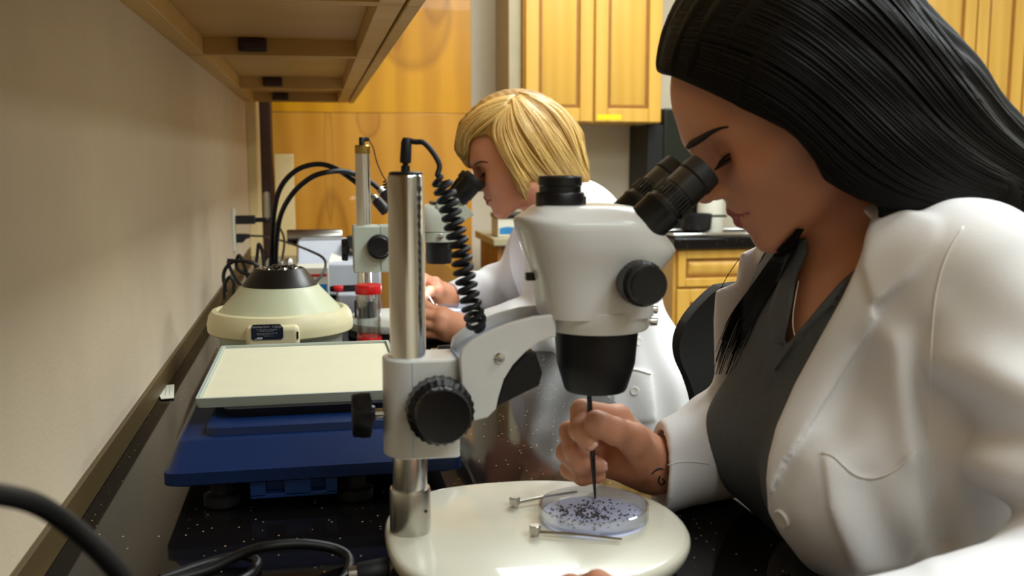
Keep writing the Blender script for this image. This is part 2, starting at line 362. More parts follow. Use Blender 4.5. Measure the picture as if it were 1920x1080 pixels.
# ------------------------------------------------------------------ far kitchen wall
def panel_door(c, name, x0, x1, yf, z0, z1, fr=.055):
    b = MB(); t = .02
    b.cur = 1; b.box(x0+.01, x1-.01, yf+.010, yf+t, z0+.01, z1-.01)
    b.cur = 0
    for q in ((x0, x0+fr, z0, z1), (x1-fr, x1, z0, z1), (x0+fr, x1-fr, z0, z0+fr), (x0+fr, x1-fr, z1-fr, z1)): b.box(q[0], q[1], yf, yf+t, q[2], q[3])
    g = .011
    xa, xb, za, zb = x0+fr+g, x1-fr-g, z0+fr+g, z1-fr-g; s = min(.022, (zb-za)*.25)
    b.hexa([(xa, yf+.012, za), (xb, yf+.012, za), (xb, yf+.012, zb), (xa, yf+.012, zb)], [(xa+s, yf+.001, za+s), (xb-s, yf+.001, za+s), (xb-s, yf+.001, zb-s), (xa+s, yf+.001, zb-s)])
    return b.build(name, [M['maple'], M['glaze']], c, bevel=.003)
YU = 4.03
def upper(label, xs, z0, tape):
    c = thing('kitchen_cabinet', label, 'cabinet', ((xs[0]+xs[-1])/2, 4.2, z0), 'honey maple cabinets on the far wall')
    b = MB(); b.box(xs[0], xs[-1], YU+.021, 4.379, z0, 2.45); b.build('carcass', M['maple'], c, bevel=.003)
    for i in range(len(xs)-1): panel_door(c, 'door', xs[i]+.006, xs[i+1]-.003, YU, z0+.004, 2.44)
    for x0, x1, z in tape:
        b = MB(); b.box(x0, x1, YU-.0008, YU-.0001, z, z+.022); o = b.build('tape_label', M['tape'], c); o['label'] = 'yellow tape on door edge'
    return c
zu = Y(1100, 230, YU)[2]; xx = lambda px, py: Y(px, py, YU)[0]
upper('two-door honey maple wall cabinet above and behind the blond woman', [xx(983, 200), xx(1113, 200), xx(1241, 200)], zu, [(xx(1120, 222), xx(1165, 222), zu+.012)])
zr = Y(1880, 225, YU)[2]
upper('honey maple wall cabinet upper right, behind the black-haired woman', [xx(1590, 100), xx(1703, 100), xx(1829, 100), xx(1922, 100), xx(2040, 100)], zr, [(xx(1884, 217), xx(1912, 217), zr+.012)])
b = MB(); b.box(xx(958, 200), xx(983, 200)-.002, YU+.05, 4.379, zu, 2.45)
tag(b.build('filler_panel', M['taupe'], bevel=.003), 'narrow taupe filler panel left of the maple wall cabinet', 'panel')
# tall black appliance
YT = 4.12
t = thing('refrigerator', 'tall black refrigerator behind the worktop end, dark green-black front', 'refrigerator', (1.6, 4.25, 0))
x0, x1 = Y(1244, 300, YT)[0], Y(1345, 300, YT)[0]; zt = Y(1240, 203, YT)[2]
b = MB(); b.box(x0, x1, YT+.03, 4.375, .02, zt); b.build('body', M['olive'], t, bevel=.006)
b = MB(); b.box(x0, x1, YT, YT+.028, .06, zt*.62); b.build('door', M['blackmatte'], t, bevel=.006)
b = MB(); b.box(x0, x1, YT, YT+.028, zt*.625, zt); d = b.build('door', M['olive'], t, bevel=.006)
b = MB(); b.cyl((x0+.03, YT-.025, zt*.66), (x0+.03, YT-.025, zt*.8), .008, n=12).box(x0+.024, x0+.036, YT-.025, YT, zt*.665, zt*.675).box(x0+.024, x0+.036, YT-.025, YT, zt*.785, zt*.795)
b.build('handle', M['blackmatte'], d)
b = MB(); b.box(Y(1214, 300, YT)[0], x0-.002, YT, 4.375, 0, zu-.003)
tag(b.build('end_panel', M['blackmatte'], bevel=.003), 'narrow black end panel under the maple wall cabinet beside the refrigerator', 'panel')
# base cabinet with sink
YB = 3.78; xb = Y(1264, 600, YB)[0]; zw = Y(1300, 446, YB-.02)[2]
c = thing('base_cabinet', 'honey maple base cabinet with drawer and doors under the black sink top', 'cabinet', (xb+.7, 4.0, 0))
b = MB(); b.box(xb, xb+1.9, YB+.021, YT-.005, .1, zw-.045).box(xb+.02, xb+1.88, YB+.08, YT-.005, 0, .1); b.build('carcass', M['maple'], c, bevel=.003)
wd = .47
for i in range(4):
    a = xb+.012+i*wd; panel_door(c, 'drawer', a, a+wd-.012, YB, zw-.045-.155, zw-.052, .034); panel_door(c, 'door', a, a+wd-.012, YB, Y(1300, 768, YB)[2], zw-.045-.165)
k = thing('sink_worktop', 'black sink worktop with steel rim behind the eyepieces', 'worktop', (xb+.9, 3.95, zw-.045))
b = MB(); b.box(xb-.015, xb+1.92, YB-.025, YT-.005, zw-.045, zw); b.build('slab', M['granite'], k, bevel=.005)
sx0, sx1 = xb+.0, xb+.62
b = MB(); zz = zw+.001
for q in ((sx0, sx1, YB+.03, YB+.06), (sx0, sx1, YT-.06, YT-.03), (sx0, sx0+.03, YB+.06, YT-.06), (sx1-.03, sx1, YB+.06, YT-.06)): b.box(q[0], q[1], q[2], q[3], zz, zz+.014)
b.build('sink_rim', M['chrome'], k, bevel=.004)
b = MB(); fx, fy = xb+.43, YT-.045
b.cyl((fx, fy, zz+.012), (fx, fy, zz+.05), .02, .014, 20); b.tube(cr([(fx, fy, zz+.05), (fx, fy, zz+.13), (fx-.01, fy-.05, zz+.17), (fx-.02, fy-.13, zz+.15), (fx-.02, fy-.14, zz+.12)], 8), .009, 10)
b.build('faucet', M['chrome'], k)
# dark pot and pale bowl beside the sink
px0 = Y(1310, 420, YB+.12)[0]
p = thing('pot', 'small black pot standing on the sink rim under the eyepieces', 'pot', (px0, YB+.15, zz+.014))
b = MB(); b.lathe((px0, YB+.15, zz+.014), (0, 0, 1), [(.05, 0), (.062, .006), (.066, .05), (.066, .072), (.06, .072), (.056, .02), (0, .016)], 28); b.build('body', M['black'], p)
b = MB(); b.box(px0+.064, px0+.135, YB+.143, YB+.157, zz+.07, zz+.08); b.build('handle', M['black'], p, bevel=.003)
b = MB(); q0 = Y(1332, 380, YT-.09)[0]
b.lathe((q0, YT-.09, zz), (0, 0, 1), [(.05, 0), (.055, .004), (.055, .2), (.02, .205), (.02, .2)], 28)
tag(b.build('paper_towel_roll', M['paper']), 'white paper towel roll on the sink worktop between eyepieces and chin', 'paper roll')
# side table with wipes box left of the far cabinets
YS = 3.75; s0, s1 = Y(925, 450, YS)[0], Y(1060, 450, YS)[0]; zt2 = Y(940, 447, YS)[2]
t = thing('side_table', 'brown wooden side table with a taupe top behind the blond woman', 'table', ((s0+s1)/2, YS+.2, 0))
b = MB(); b.box(s0, s1, YS, YS+.45, zt2-.03, zt2); b.build('top', M['taupe'], t, bevel=.004)
b = MB(); b.box(s0+.02, s1-.02, YS+.03, YS+.43, .0, zt2-.03); b.build('body', M['brownwood'], t, bevel=.004)
wx0, wx1 = Y(933, 420, YS+.05)[0], Y(1003, 420, YS+.05)[0]; wz = Y(950, 404, YS+.05)[2]
t = thing('wipes_box', 'white and blue box with a black lid on the side table', 'box', ((wx0+wx1)/2, YS+.12, zt2))
b = MB(); b.box(wx0, wx1, YS+.05, YS+.19, zt2, wz-.012); b.build('carton', M['paper'], t, bevel=.004)
b = MB(); b.box(wx0-.004, wx1+.004, YS+.046, YS+.194, wz-.012, wz+.006); b.build('lid', M['black'], t, bevel=.003)
b = MB(); hz = wz-zt2; n = 24
top = [(wx0+.008+(wx1-wx0-.016)*i/n, zt2+hz*(.42+.06*math.sin(i/n*2*PI))) for i in range(n+1)]
b.prism([(wx0+.008, zt2+.012)]+top+[(wx1-.008, zt2+.012)], 1, YS+.0488, YS+.0499); b.build('printed_band', M['bluepr'], t)
# pale board leaning in the corner by the door
q = [Y(514, 289, 4.22), Y(550, 289, 4.22), Y(556, 475, 4.19), Y(519, 475, 4.19)]
b = MB(); dz = ZC-q[3][2]; g = [q[0], q[1], q[2]+np.array([0, 0, -.85]), q[3]+np.array([0, 0, -.85])]
zb = g[2][2]; g[2][2] = g[3][2] = 0.0
b.loft([[tuple(p) for p in g], [(p[0], p[1]+.02, p[2]) for p in g]])
tag(b.build('wooden_board', M['litstrip_board'], bevel=.002), 'pale wooden board leaning upright against the orange door', 'board')

# ------------------------------------------------------------------ outlet, plugs, cables
yo = X(437, 430, XW)[1]; zo = X(437, 431, XW)[2]
t = thing('wall_outlet', 'white wall outlet plate with two plugs on the cream wall', 'outlet', (XW, yo, zo))
b = MB(); b.box(XW, XW+.006, yo-.036, yo+.036, zo-.066, zo+.066); b.build('plate', M['paper'], t, bevel=.002)
for dz in (-.033, .033):
    b = MB(); b.box(XW+.006, XW+.008, yo-.017, yo+.017, zo+dz-.02, zo+dz+.02); b.build('socket', M['paper'], t, bevel=.001)
def P3(l, y=None): return [Y(p[0], p[1], p[2] if len(p) > 2 else y) for p in l]
za = Y(455, 412, yo)[2]; zb_ = Y(455, 445, yo)[2]
t = thing('power_adapter', 'black block adapter in the upper socket of the wall outlet', 'adapter', (XW+.03, yo, za))
b = MB(); b.box(XW+.008, Y(479, 410, yo)[0], yo-.016, yo+.016, za-.013, za+.013); b.build('body', M['darkpl'], t, bevel=.003)
b = MB(); e = Y(482, 412, yo); b.box(e[0]-.006, e[0]+.03, yo-.008, yo+.008, za-.008, za+.006); b.build('plug', M['cord'], t, bevel=.002)
b = MB(); b.tube(cr(P3([(496, 413, yo), (512, 416, yo), (526, 430, yo-.02), (533, 450, yo-.1), (530, 480, yo-.3), (524, 505, yo-.5)]), 10), .0035); b.build('cord', M['cord'], t)
t = thing('power_plug', 'black angled plug in the lower socket of the wall outlet', 'plug', (XW+.03, yo, zb_))
b = MB(); x1 = Y(462, 445, yo)[0]; b.prism([(XW+.008, zb_-.016), (x1-.01, zb_-.016), (x1, zb_-.004), (x1+.012, zb_-.002), (x1+.012, zb_+.010), (XW+.008, zb_+.012)], 1, yo-.013, yo+.013); b.build('body', M['darkpl'], t, bevel=.003)
b = MB(); b.tube(cr(P3([(471, 442, yo), (500, 444, yo-.1), (540, 455, yo-.4), (585, 472, yo-.7), (607, 485, yo-.8), (610, 502, yo-.85), (600, 520, yo-.9), (575, 545, yo-1.0)]), 10), .0032); b.build('cord', M['cord'], t)
def cable(label, pts, r, y=None, n=12):
    b = MB(); b.tube(cr(P3(pts, y), n), r, 8); return tag(b.build('cable', M['cord']), label, 'cable')
zoff = 0
cable('thin black cable looped high against the jamb behind the centrifuge', [(476, 520), (482, 480), (485, 458), (491, 470), (494, 500), (488, 530), (470, 552)], .004, 2.45)
cable('black cable bent in flat loops nearest the cream wall', [(424, 548), (419, 520), (424, 502), (440, 490), (470, 492), (488, 505), (486, 530), (465, 545)], .0042, 2.28)
cable('black cable arching left of the centrifuge under the outlet', [(470, 545), (462, 510), (450, 480), (444, 488), (446, 505), (470, 515), (500, 512)], .004, 2.3)
cable('black cable crossing low from the wall to the centrifuge', [(426, 488), (445, 489), (478, 494), (480, 520), (455, 535), (436, 512), (427, 490)], .0038, 2.34)
cable('olive-black cable tail lying on the trim behind the centrifuge', [(420, 562), (421, 535), (430, 520), (438, 530), (437, 560)], .0036, 2.2)
t = thing('power_strip', 'dark cable hub box half hidden behind the centrifuge rotor', 'box', (Y(530, 520, 2.62)[0], 2.62, ZC))
a0, a1 = Y(478, 500, 2.6)[0], Y(568, 500, 2.6)[0]; zt3 = Y(530, 497, 2.6)[2]
b = MB(); b.box(a0, a1, 2.6, 2.7, ZC, zt3-.012); b.build('body', M['darkpl'], t, bevel=.006)
b = MB()
for px in (512, 540): b.lathe(Y(px, 497, 2.65)-np.array([0, 0, .012]), (0, 0, 1), [(.018, 0), (.018, .02), (.012, .03)], 16)
b.build('fitting', M['steel'], t)
# near, out of focus cable in front of the wall, and coils on the worktop
b = MB(); b.tube(cr([np.array([-.10, -.35, ZC+.006]), np.array([-.16, -.1, ZC+.02]), np.array([-.20, .18, .98]), Y(-160, 905, .40), Y(-40, 922, .45), Y(60, 942, .48), Y(130, 985, .5), Y(200, 1050, .51), Y(270, 1140, .52), Y(330, 1260, .53), np.array([-.055, .56, .90]), np.array([-.03, .62, ZC+.012]), np.array([.0, .70, ZC+.0055]), np.array([.05, .70, ZC+.0055]), np.array([.10, .60, ZC+.0055]), np.array([.08, .35, ZC+.0055])], 12), .0052, 10)
tag(b.build('cable', M['cord']), 'blurred black cable nearest the camera, crossing the wall at lower left', 'cable')
def ZP(l, z): return [Z(p[0], p[1], z if len(p) < 3 else p[2]) for p in l]
b = MB(); b.tube(cr(ZP([(270, 1100, ZC+.006), (380, 1072, ZC+.007), (450, 1040, ZC+.016), (500, 1025, ZC+.022), (570, 1020, ZC+.02), (630, 1030, ZC+.012), (655, 1050, ZC+.006), (645, 1085, ZC+.006), (600, 1110, ZC+.006)], 0), 12), .0048, 10)
tag(b.build('cable', M['cord']), 'thick black cable in a wide loop on the worktop in front of the scale', 'cable')
b = MB(); b.tube(cr(ZP([(300, 1085, ZC+.005), (400, 1052, ZC+.006), (450, 1042, ZC+.008), (482, 1052, ZC+.006), (470, 1075, ZC+.005), (440, 1095, ZC+.005)], 0), 12), .0042, 10)
tag(b.build('cable', M['cord']), 'black cable in a small tight loop on the worktop at the bottom edge', 'cable')
t = thing('cable_connector', 'dark connector with cable beside the near microscope base', 'connector', tuple(Z(690, 1078, ZC)))
a = Z(668, 1075, ZC+.012); e = Z(728, 1068, ZC+.012)
b = MB(); b.cyl(a, e, .009, .011, 16, .002); b.build('body', M['rubber'], t)
b = MB(); b.cyl(a+(a-e)*.25, a, .0065, .007, 14); b.build('plug', M['steel'], t)
# paper tag lying by the trim
b = MB(); q = ZP([(297, 738), (304, 724), (327, 722), (326, 747), (302, 749)], ZC+.002)
b.loft([[tuple(p) for p in q], [tuple(p+np.array([0, 0, .0012])) for p in q]])
tg = tag(b.build('paper_tag', M['paper']), 'small cream paper tag on the worktop beside the wall trim', 'tag')
b = MB()
for f in (.3, .62):
    p0 = q[1]*(1-f)+q[2]*f; p1 = q[4]*(1-f)+q[3]*f; a = p0*.85+p1*.15; e = p0*.2+p1*.8; d = (q[2]-q[1])*.05
    b.add([a+[0, 0, .0014], a+d+[0, 0, .0014], e+d+[0, 0, .0014], e+[0, 0, .0014]], [(0, 1, 2, 3)])
b.build('printed_line', M['traygrey'], tg)

# ------------------------------------------------------------------ centrifuge
cc = Y(527, 600, 1.78); cx_, cy_ = cc[0], 1.78
t = thing('centrifuge', 'round cream benchtop centrifuge with black rotor behind the scale', 'centrifuge', (cx_, cy_, ZC))
def zat(py, y): return Y(527, py, y)[2]
R0 = (Y(664, 600, 1.78)[0]-Y(390, 600, 1.78)[0])/2
zr1 = zat(640, cy_-R0*.9); zr2 = zat(588, cy_-R0*.6)
b = MB(); b.lathe((cx_, cy_, ZC), (0, 0, 1), [(R0*.78, .012), (R0*.82, .02), (R0*.86, zr1-ZC+.012)], 56); b.build('base_drum', M['pale'], t)
for k in range(4):
    b = MB(); b.cyl((cx_+R0*.6*math.cos(k*PI/2+.8), cy_+R0*.6*math.sin(k*PI/2+.8), ZC), (cx_+R0*.6*math.cos(k*PI/2+.8), cy_+R0*.6*math.sin(k*PI/2+.8), ZC+.014), .014, n=16); b.build('foot', M['rubber'], t)
b = MB(); h0 = zr1-ZC; h1 = zr2-ZC
b.lathe((cx_, cy_, ZC), (0, 0, 1), [(R0*.86, h0+.012), (R0*.97, h0+.001), (R0*.995, h0+.004), (R0, h0+.015), (R0*.995, h1-.022), (R0*.975, h1-.010), (R0*.93, h1-.002), (R0*.87, h1), (R0*.845, h1-.002), (R0*.83, h1-.006), (R0*.8, h1-.008)], 72)
b.build('rim_cover', M['cream'], t)
# label boss on the front
bw = .047; yb = cy_-R0-.006; xc = Y(506, 620, yb)[0]
b = MB(); b.box(xc-bw*.82, xc+bw, yb, cy_-R0*.72, h0+ZC-.018, h1+ZC-.012); b.build('front_boss', M['cream'], t, bevel=.008, seg=3)
x0, x1 = Y(471, 620, yb)[0], Y(531, 620, yb)[0]; z0, z1 = Y(500, 637, yb)[2], Y(500, 608, yb)[2]
lb = MB(); lb.prism([(x0+.003, z0), (x1-.003, z0), (x1, z0+.003), (x1, z1-.006), (x1-.005, z1), (x0+.003, z1), (x0, z1-.003), (x0, z0+.003)], 1, yb-.0012, yb-.0002)
lo = lb.build('label_plate', M['label'], t); W = x1-x0; H = z1-z0; yt = yb-.0014
text_mesh('label_text', 'Centrifuge Cover', M['ink'], lo, (x0+W*.03, yt, z1-H*.25), H*.17, W*.55)
text_mesh('label_text', 'V2', M['ink'], lo, (x0+W*.66, yt, z1-H*.23), H*.13, W*.06)
text_mesh('label_text', '0123', M['ink'], lo, (x0+W*.75, yt, z1-H*.25), H*.16, W*.2)
for s_, u, v_, hh, ww in (('For Analytical or Planetary', .17, .38, .07, .65), ('Rotational Equilibrium', .26, .47, .07, .47), ('Before maintenance switch off', .18, .61, .06, .63), ('Use safety cover', .18, .7, .06, .4), ('Mfg. Inc. USA', .4, .79, .05, .3)):
    text_mesh('label_text', s_, M['ink'], lo, (x0+W*u, yt, z1-H*v_), H*hh, W*ww)
b = MB(); b.prism([(x0+W*.17, z0+H*.05), (x0+W*.34, z0+H*.05), (x0+W*.35, z0+H*.17), (x0+W*.18, z0+H*.17)], 1, yt, yt+.0002).prism([(x0+W*.09, z0+H*.04), (x0+W*.17, z0+H*.04), (x0+W*.17, z0+H*.08), (x0+W*.1, z0+H*.08)], 1, yt, yt+.0002); b.build('label_logo', M['ink'], lo)
Rc = R0*.83; zd1 = zat(545, cy_-.062)-ZC; Rr = (Y(598, 530, cy_)[0]-Y(456, 530, cy_)[0])/2; zr3 = zat(503, cy_)-ZC
b = MB(); b.lathe((cx_, cy_, ZC), (0, 0, 1), [(Rc, h1-.006), (Rc*.985, h1-.002), (Rc*.97, h1+.001), (Rr*1.06, zd1-.001), (Rr*1.02, zd1+.003), (Rr*.9, zd1+.002)], 64); b.build('dome', M['celadon'], t)
b = MB(); Rt = Rr*.66
b.lathe((cx_, cy_, ZC), (0, 0, 1), [(Rr*.9, zd1-.004), (Rr, zd1), (Rr, zd1+.004), (Rt, zr3), (Rt*.94, zr3+.001), (Rt*.75, zr3-.006), (Rt*.3, zr3-.014), (0, zr3-.014)], 64); ro = b.build('rotor', M['rotor'], t)
for k in range(6):
    an = k*PI/3+PI/6+.25; p = np.array([cx_+Rt*.68*math.cos(an), cy_+Rt*.68*math.sin(an), ZC+zr3-.006]); ax = np.array([-.55*math.cos(an), -.55*math.sin(an), .85])
    b = MB(); b.lathe(p-ax*.02, ax, [(.0085, 0), (.0085, .0235), (.0098, .0245), (.0098, .026), (.0078, .026), (.0076, .006), (0, .006)], 24); b.build('tube_sleeve', M['chrome'], ro)
b = MB(); b.box(xc+bw-.004, xc+bw-.0015, yb-.0006, yb+.002, ZC+h1-.034, ZC+h1-.022); b.build('slot', M['clip'], t)

# ------------------------------------------------------------------ platform scale
xl, xr = -.162, .150; y0, y1 = 1.042, 1.50
t = thing('platform_scale', 'navy blue bench scale carrying a large ivory tray, between wall and near microscope', 'scale', ((xl+xr)/2, 1.27, ZC))
def rect(x0, x1, y0, y1, z, r=.012, n=4):
    out = []
    for cx, cy, a in ((x1-r, y1-r, 0), (x0+r, y1-r, PI/2), (x0+r, y0+r, PI), (x1-r, y0+r, 3*PI/2)):
        for i in range(n+1): out.append((cx+r*math.cos(a+i*PI/2/n), cy+r*math.sin(a+i*PI/2/n), z))
    return out
zb0 = Z(400, 903, .885)[2]
b = MB(); b.loft([rect(xl+.006, xr-.006, y0+.006, y1-.006, .881), rect(xl, xr, y0, y1, .884), rect(xl, xr, y0, y1, .897), rect(xl+.004, xr-.004, y0+.004, y1-.004, .899), rect(xl+.012, xr-.012, y0+.028, y1-.02, .922), rect(xl+.016, xr-.016, y0+.033, y1-.024, .924)])
b.build('housing', M['blue'], t, smooth=25)
b = MB(); b.loft([rect(xl+.040, xr-.016, y0+.040, y1-.03, .9242), rect(xl+.040, xr-.018, y0+.042, y1-.03, .932), rect(xl+.044, xr-.022, y0+.046, y1-.034, .9335)]); b.build('upper_housing', M['blue'], t, smooth=25)
b = MB(); b.loft([rect(xl+.06, xr-.04, y0+.08, y1-.06, .9336), rect(xl+.055, xr-.035, y0+.075, y1-.06, .944)]); b.build('platform_neck', M['darkpl'], t)
TZ = .944; tx0, tx1 = -.137, .100; ty0, ty1 = Z(545, 758, TZ)[1], Z(565, 643, TZ+.011)[1]
b = MB(); b.loft([rect(tx0+.002, tx1-.002, ty0+.002, ty1-.002, TZ, .005), rect(tx0, tx1, ty0, ty1, TZ+.011, .005), rect(tx0+.004, tx1-.004, ty0+.004, ty1-.004, TZ+.011, .004), rect(tx0+.005, tx1-.005, ty0+.005, ty1-.005, TZ+.0055, .004)]); tr = b.build('tray', M['traygrey'], t)
b = MB(); b.loft([rect(tx0+.0052, tx1-.0052, ty0+.0052, ty1-.0052, TZ+.0056, .004), rect(tx0+.0052, tx1-.0052, ty0+.0052, ty1-.0052, TZ+.0075, .004)]); o = b.build('pan_sheet', M['tray'], tr); o['label'] = 'smooth ivory weighing surface'
for fx, fy in ((-.107, 1.075), (.035, 1.07), (-.107, 1.45), (.1, 1.45)):
    b = MB(); b.lathe((fx, fy, ZC), (0, 0, 1), [(.017, 0), (.019, .002), (.019, .012), (.011, .014), (.011, .0312)], 24); b.build('foot', M['rubber'], t)
b = MB(); ax0, ax1 = Z(470, 915, .872)[0], Z(632, 905, .872)[0]
for q in ((ax0, ax0+.016), ((ax0+ax1)/2-.010, (ax0+ax1)/2+.018), (ax1-.012, ax1)): b.box(q[0], q[1], 1.050, 1.064, .864, .881)
b.box(ax0, ax1, 1.050, 1.064, .862, .867).box(ax0, ax1, 1.064, 1.072, .862, .881); b.build('level_bracket', M['blue2'], t, bevel=.001)
                                             # clear in-use cover: thin skirts along the sides
def sheet(b, p, th):
    p = [np.array(q) for q in p]; n = np.cross(p[1]-p[0], p[2]-p[0]); n /= np.linalg.norm(n); b.loft([[tuple(q) for q in p], [tuple(q+n*th) for q in p]])
for s_ in ([(xl+.010, y0+.034, .925), (xl+.010, y1-.03, .925), (tx0-.006, ty1, .953), (tx0-.006, ty0+.01, .953)], [(xr-.002, y0+.0, .902), (xr+.02, y0-.012, .8515), (xr+.02, y0+.3, .8515), (xr-.002, y0+.3, .902)]):
    b = MB(); sheet(b, s_, .0016); b.build('clear_cover', M['clear'], t)

# ------------------------------------------------------------------ specimen jar with red caps
jx, jy = Y(691, 560, 1.94)[0], 1.94; jr = (Y(714, 560, 1.94)[0]-Y(668, 560, 1.94)[0])/2; jz = Y(691, 533, 1.94)[2]
t = thing('specimen_jar', 'clear plastic jar with a red lid and red base behind the tray', 'jar', (jx, jy, ZC))
b = MB(); b.lathe((jx, jy, ZC), (0, 0, 1), [(jr, .012), (jr, jz-ZC-.012), (jr*.94, jz-ZC-.012), (jr*.94, .014), (0, .014)], 40); b.build('body', M['glass'], t)
b = MB(); b.lathe((jx, jy, ZC), (0, 0, 1), [(jr*1.06, jz-ZC-.018), (jr*1.08, jz-ZC-.016), (jr*1.08, jz-ZC-.003), (jr*1.02, jz-ZC), (jr*.9, jz-ZC+.0005), (0, jz-ZC+.0005)], 48); b.build('lid', M['red'], t)
b = MB(); b.lathe((jx, jy, ZC), (0, 0, 1), [(jr*.95, 0), (jr*1.03, .002), (jr*1.03, .022), (jr*.97, .025), (0, .025)], 40); b.build('base_cap', M['red'], t)

# ------------------------------------------------------------------ grey instrument, marker, papers behind the centrifuge
gy = 2.75; gx0, gx1 = Y(556, 500, gy)[0], Y(712, 500, gy)[0]; gt = Y(600, 470, gy)[2]
t = thing('lab_instrument', 'grey benchtop instrument with sloped front behind the jar and centrifuge', 'instrument', ((gx0+gx1)/2, gy+.2, ZC))
pf = [(gy-.06, ZC+.004), (gy+.32, ZC+.004), (gy+.32, gt+.01), (gy+.16, gt+.01), (gy+.08, gt-.035), (gy-.05, ZC+.09)]
b = MB(); b.loft([[(gx0, q[0], q[1]) for q in pf], [(gx1, q[0], q[1]) for q in pf]]); b.build('housing', M['greybox'], t, bevel=.006)
b = MB(); b.box(gx0+.14, gx1-.01, gy+.09, gy+.15, gt-.02, gt+.03); b.build('keypad', M['darkpl'], t, bevel=.004)
b = MB(); b.cyl((gx0-.03, gy+.24, gt+.02), (gx0+.13, gy+.24, gt+.02), .022, n=24, bev=.003); b.build('roller', M['steel'], t)
b = MB(); b.lathe(Y(594, 474, gy+.2)-np.array([0, .02, 0]), (0, -1, 0), [(.026, 0), (.028, .006), (.026, .014), (.012, .018), (0, .018)], 28); b.build('dial', M['paper'], t)
b = MB(); b.cyl(Y(640, 467, gy+.17), Y(700, 462, gy+.17), .012, n=16); b.build('clamp_bar', M['blackmatte'], t)
b = MB(); q = [Y(615, 498, gy), Y(640, 508, gy), Y(646, 488, gy+.07), Y(622, 479, gy+.07)]
b.loft([[tuple(p) for p in q], [tuple(p+np.array([0, 0, .006])) for p in q]]); o = tag(b.build('paper_note', M['paper']), 'small white paper lying on the grey instrument', 'paper')
bx0, bx1 = Y(556, 530, 2.5)[0], Y(617, 530, 2.5)[0]; bz = Y(590, 502, 2.5)[2]
t = thing('carton', 'white carton with a red and blue print between centrifuge and jar', 'box', ((bx0+bx1)/2, 2.54, ZC))
b = MB(); b.box(bx0, bx1, 2.5, 2.6, ZC, bz); b.build('body', M['paper'], t, bevel=.002)
b = MB(); b.box(bx0+.02, bx1-.005, 2.4985, 2.4998, ZC+.035, ZC+.06); b.build('blue_print', M['bluepr'], t)
b = MB(); b.box(bx0+.005, bx1-.005, 2.4985, 2.4998, bz-.022, bz-.016); b.build('red_print', M['red'], t)
# a marker lying across a small grey box
ex0, ex1 = Y(622, 545, 2.33)[0], Y(700, 545, 2.33)[0]; ez = Y(650, 547, 2.33)[2]
b = MB(); b.box(ex0+.012, ex1, 2.28, 2.40, ZC, ez); tag(b.build('pipette_box', M['greybox'], bevel=.004), 'grey box under the black marker behind the red-lidded jar', 'box')
t = thing('marker', 'black marker with a red band lying on the grey box', 'marker', ((ex0+ex1)/2, 2.33, ez))
p0, p1 = np.array([ex0-.004, 2.33, ez+.0075]), np.array([ex1+.0, 2.34, ez+.0075])
b = MB(); b.cyl(p0+(p1-p0)*.3, p1, .0075, n=20, bev=.001); b.build('barrel', M['black'], t)
b = MB(); b.cyl(p0+(p1-p0)*.08, p0+(p1-p0)*.3, .0078, n=20, bev=.001); b.build('band', M['red'], t)
b = MB(); b.cyl(p0, p0+(p1-p0)*.08, .006, .0075, n=20); b.build('cap', M['black'], t)

# ------------------------------------------------------------------ gooseneck lamp behind the far microscope
gl = Y(512, 500, 2.5)
t = thing('gooseneck_lamp', 'two-armed black gooseneck lamp arching over to the far microscope', 'lamp', (gl[0], 2.5, ZC))
b = MB(); b.box(gl[0]-.05, gl[0]+.05, 2.42, 2.56, ZC, ZC+.085); b.build('lamp_base', M['darkpl'], t, bevel=.008)
for pts, tip in (([(507, 515, 2.5), (510, 460, 2.48), (514, 400, 2.45), (526, 352, 2.42), (555, 320, 2.4), (592, 308, 2.38), (625, 314, 2.36), (660, 336, 2.33), (685, 357, 2.31), (700, 372, 2.3)], [(700, 370, 2.3), (724, 396, 2.28)]),
                 ([(517, 515, 2.5), (518, 460, 2.47), (526, 405, 2.42), (548, 364, 2.36), (580, 335, 2.32), (612, 323, 2.3), (650, 322, 2.32), (690, 338, 2.33), (712, 355, 2.33)], [(712, 354, 2.33), (740, 382, 2.32)])):
    b = MB(); b.tube(cr(P3(pts), 10), .0062, 10); a = b.build('gooseneck_arm', M['cord'], t)
    q0, q1 = P3(tip); b = MB(); b.cyl(q0, q0+(q1-q0)*.22, .0095, n=20); b.build('collar', M['steel'], a)
    b = MB(); b.cyl(q0+(q1-q0)*.22, q1, .012, .013, 20, .001); b.build('lamp_head', M['darkpl'], a)
# ------------------------------------------------------------------ microscopes
def sup(cx, cy, ax, ay, z, e=2.4, n=56, elft=None):
    out = []
    for i in range(n):
        a = 2*PI*i/n; c, s = math.cos(a), math.sin(a); ee = elft if (elft and c < 0) else e
        out.append((cx+ax*math.copysign(abs(c)**(2/ee), c), cy+ay*math.copysign(abs(s)**(2/ee), s), z))
    return out
def knob(b, c, axis, r, th, n=48, lobes=24, amp=.03, taper=.9):
    c = np.array(c, float); a = np.array(axis, float); a /= np.linalg.norm(a)
    t = np.array([0, 0, 1.0]); u = np.cross(a, t); u /= np.linalg.norm(u); v = np.cross(a, u); n = lobes*4
    def ring(rr, h, am): return [c+a*h+(u*math.cos(2*PI*i/n)+v*math.sin(2*PI*i/n))*rr*(1+am*math.cos(lobes*2*PI*i/n)) for i in range(n)]
    b.loft([ring(r*.9, 0, 0), ring(r, th*.08, amp), ring(r, th*.55, amp), ring(r*taper*1.02, th*.62, amp*.6), ring(r*taper, th*.93, amp*.6), ring(r*taper*.94, th, 0), ring(r*taper*.86, th*.985, 0)])
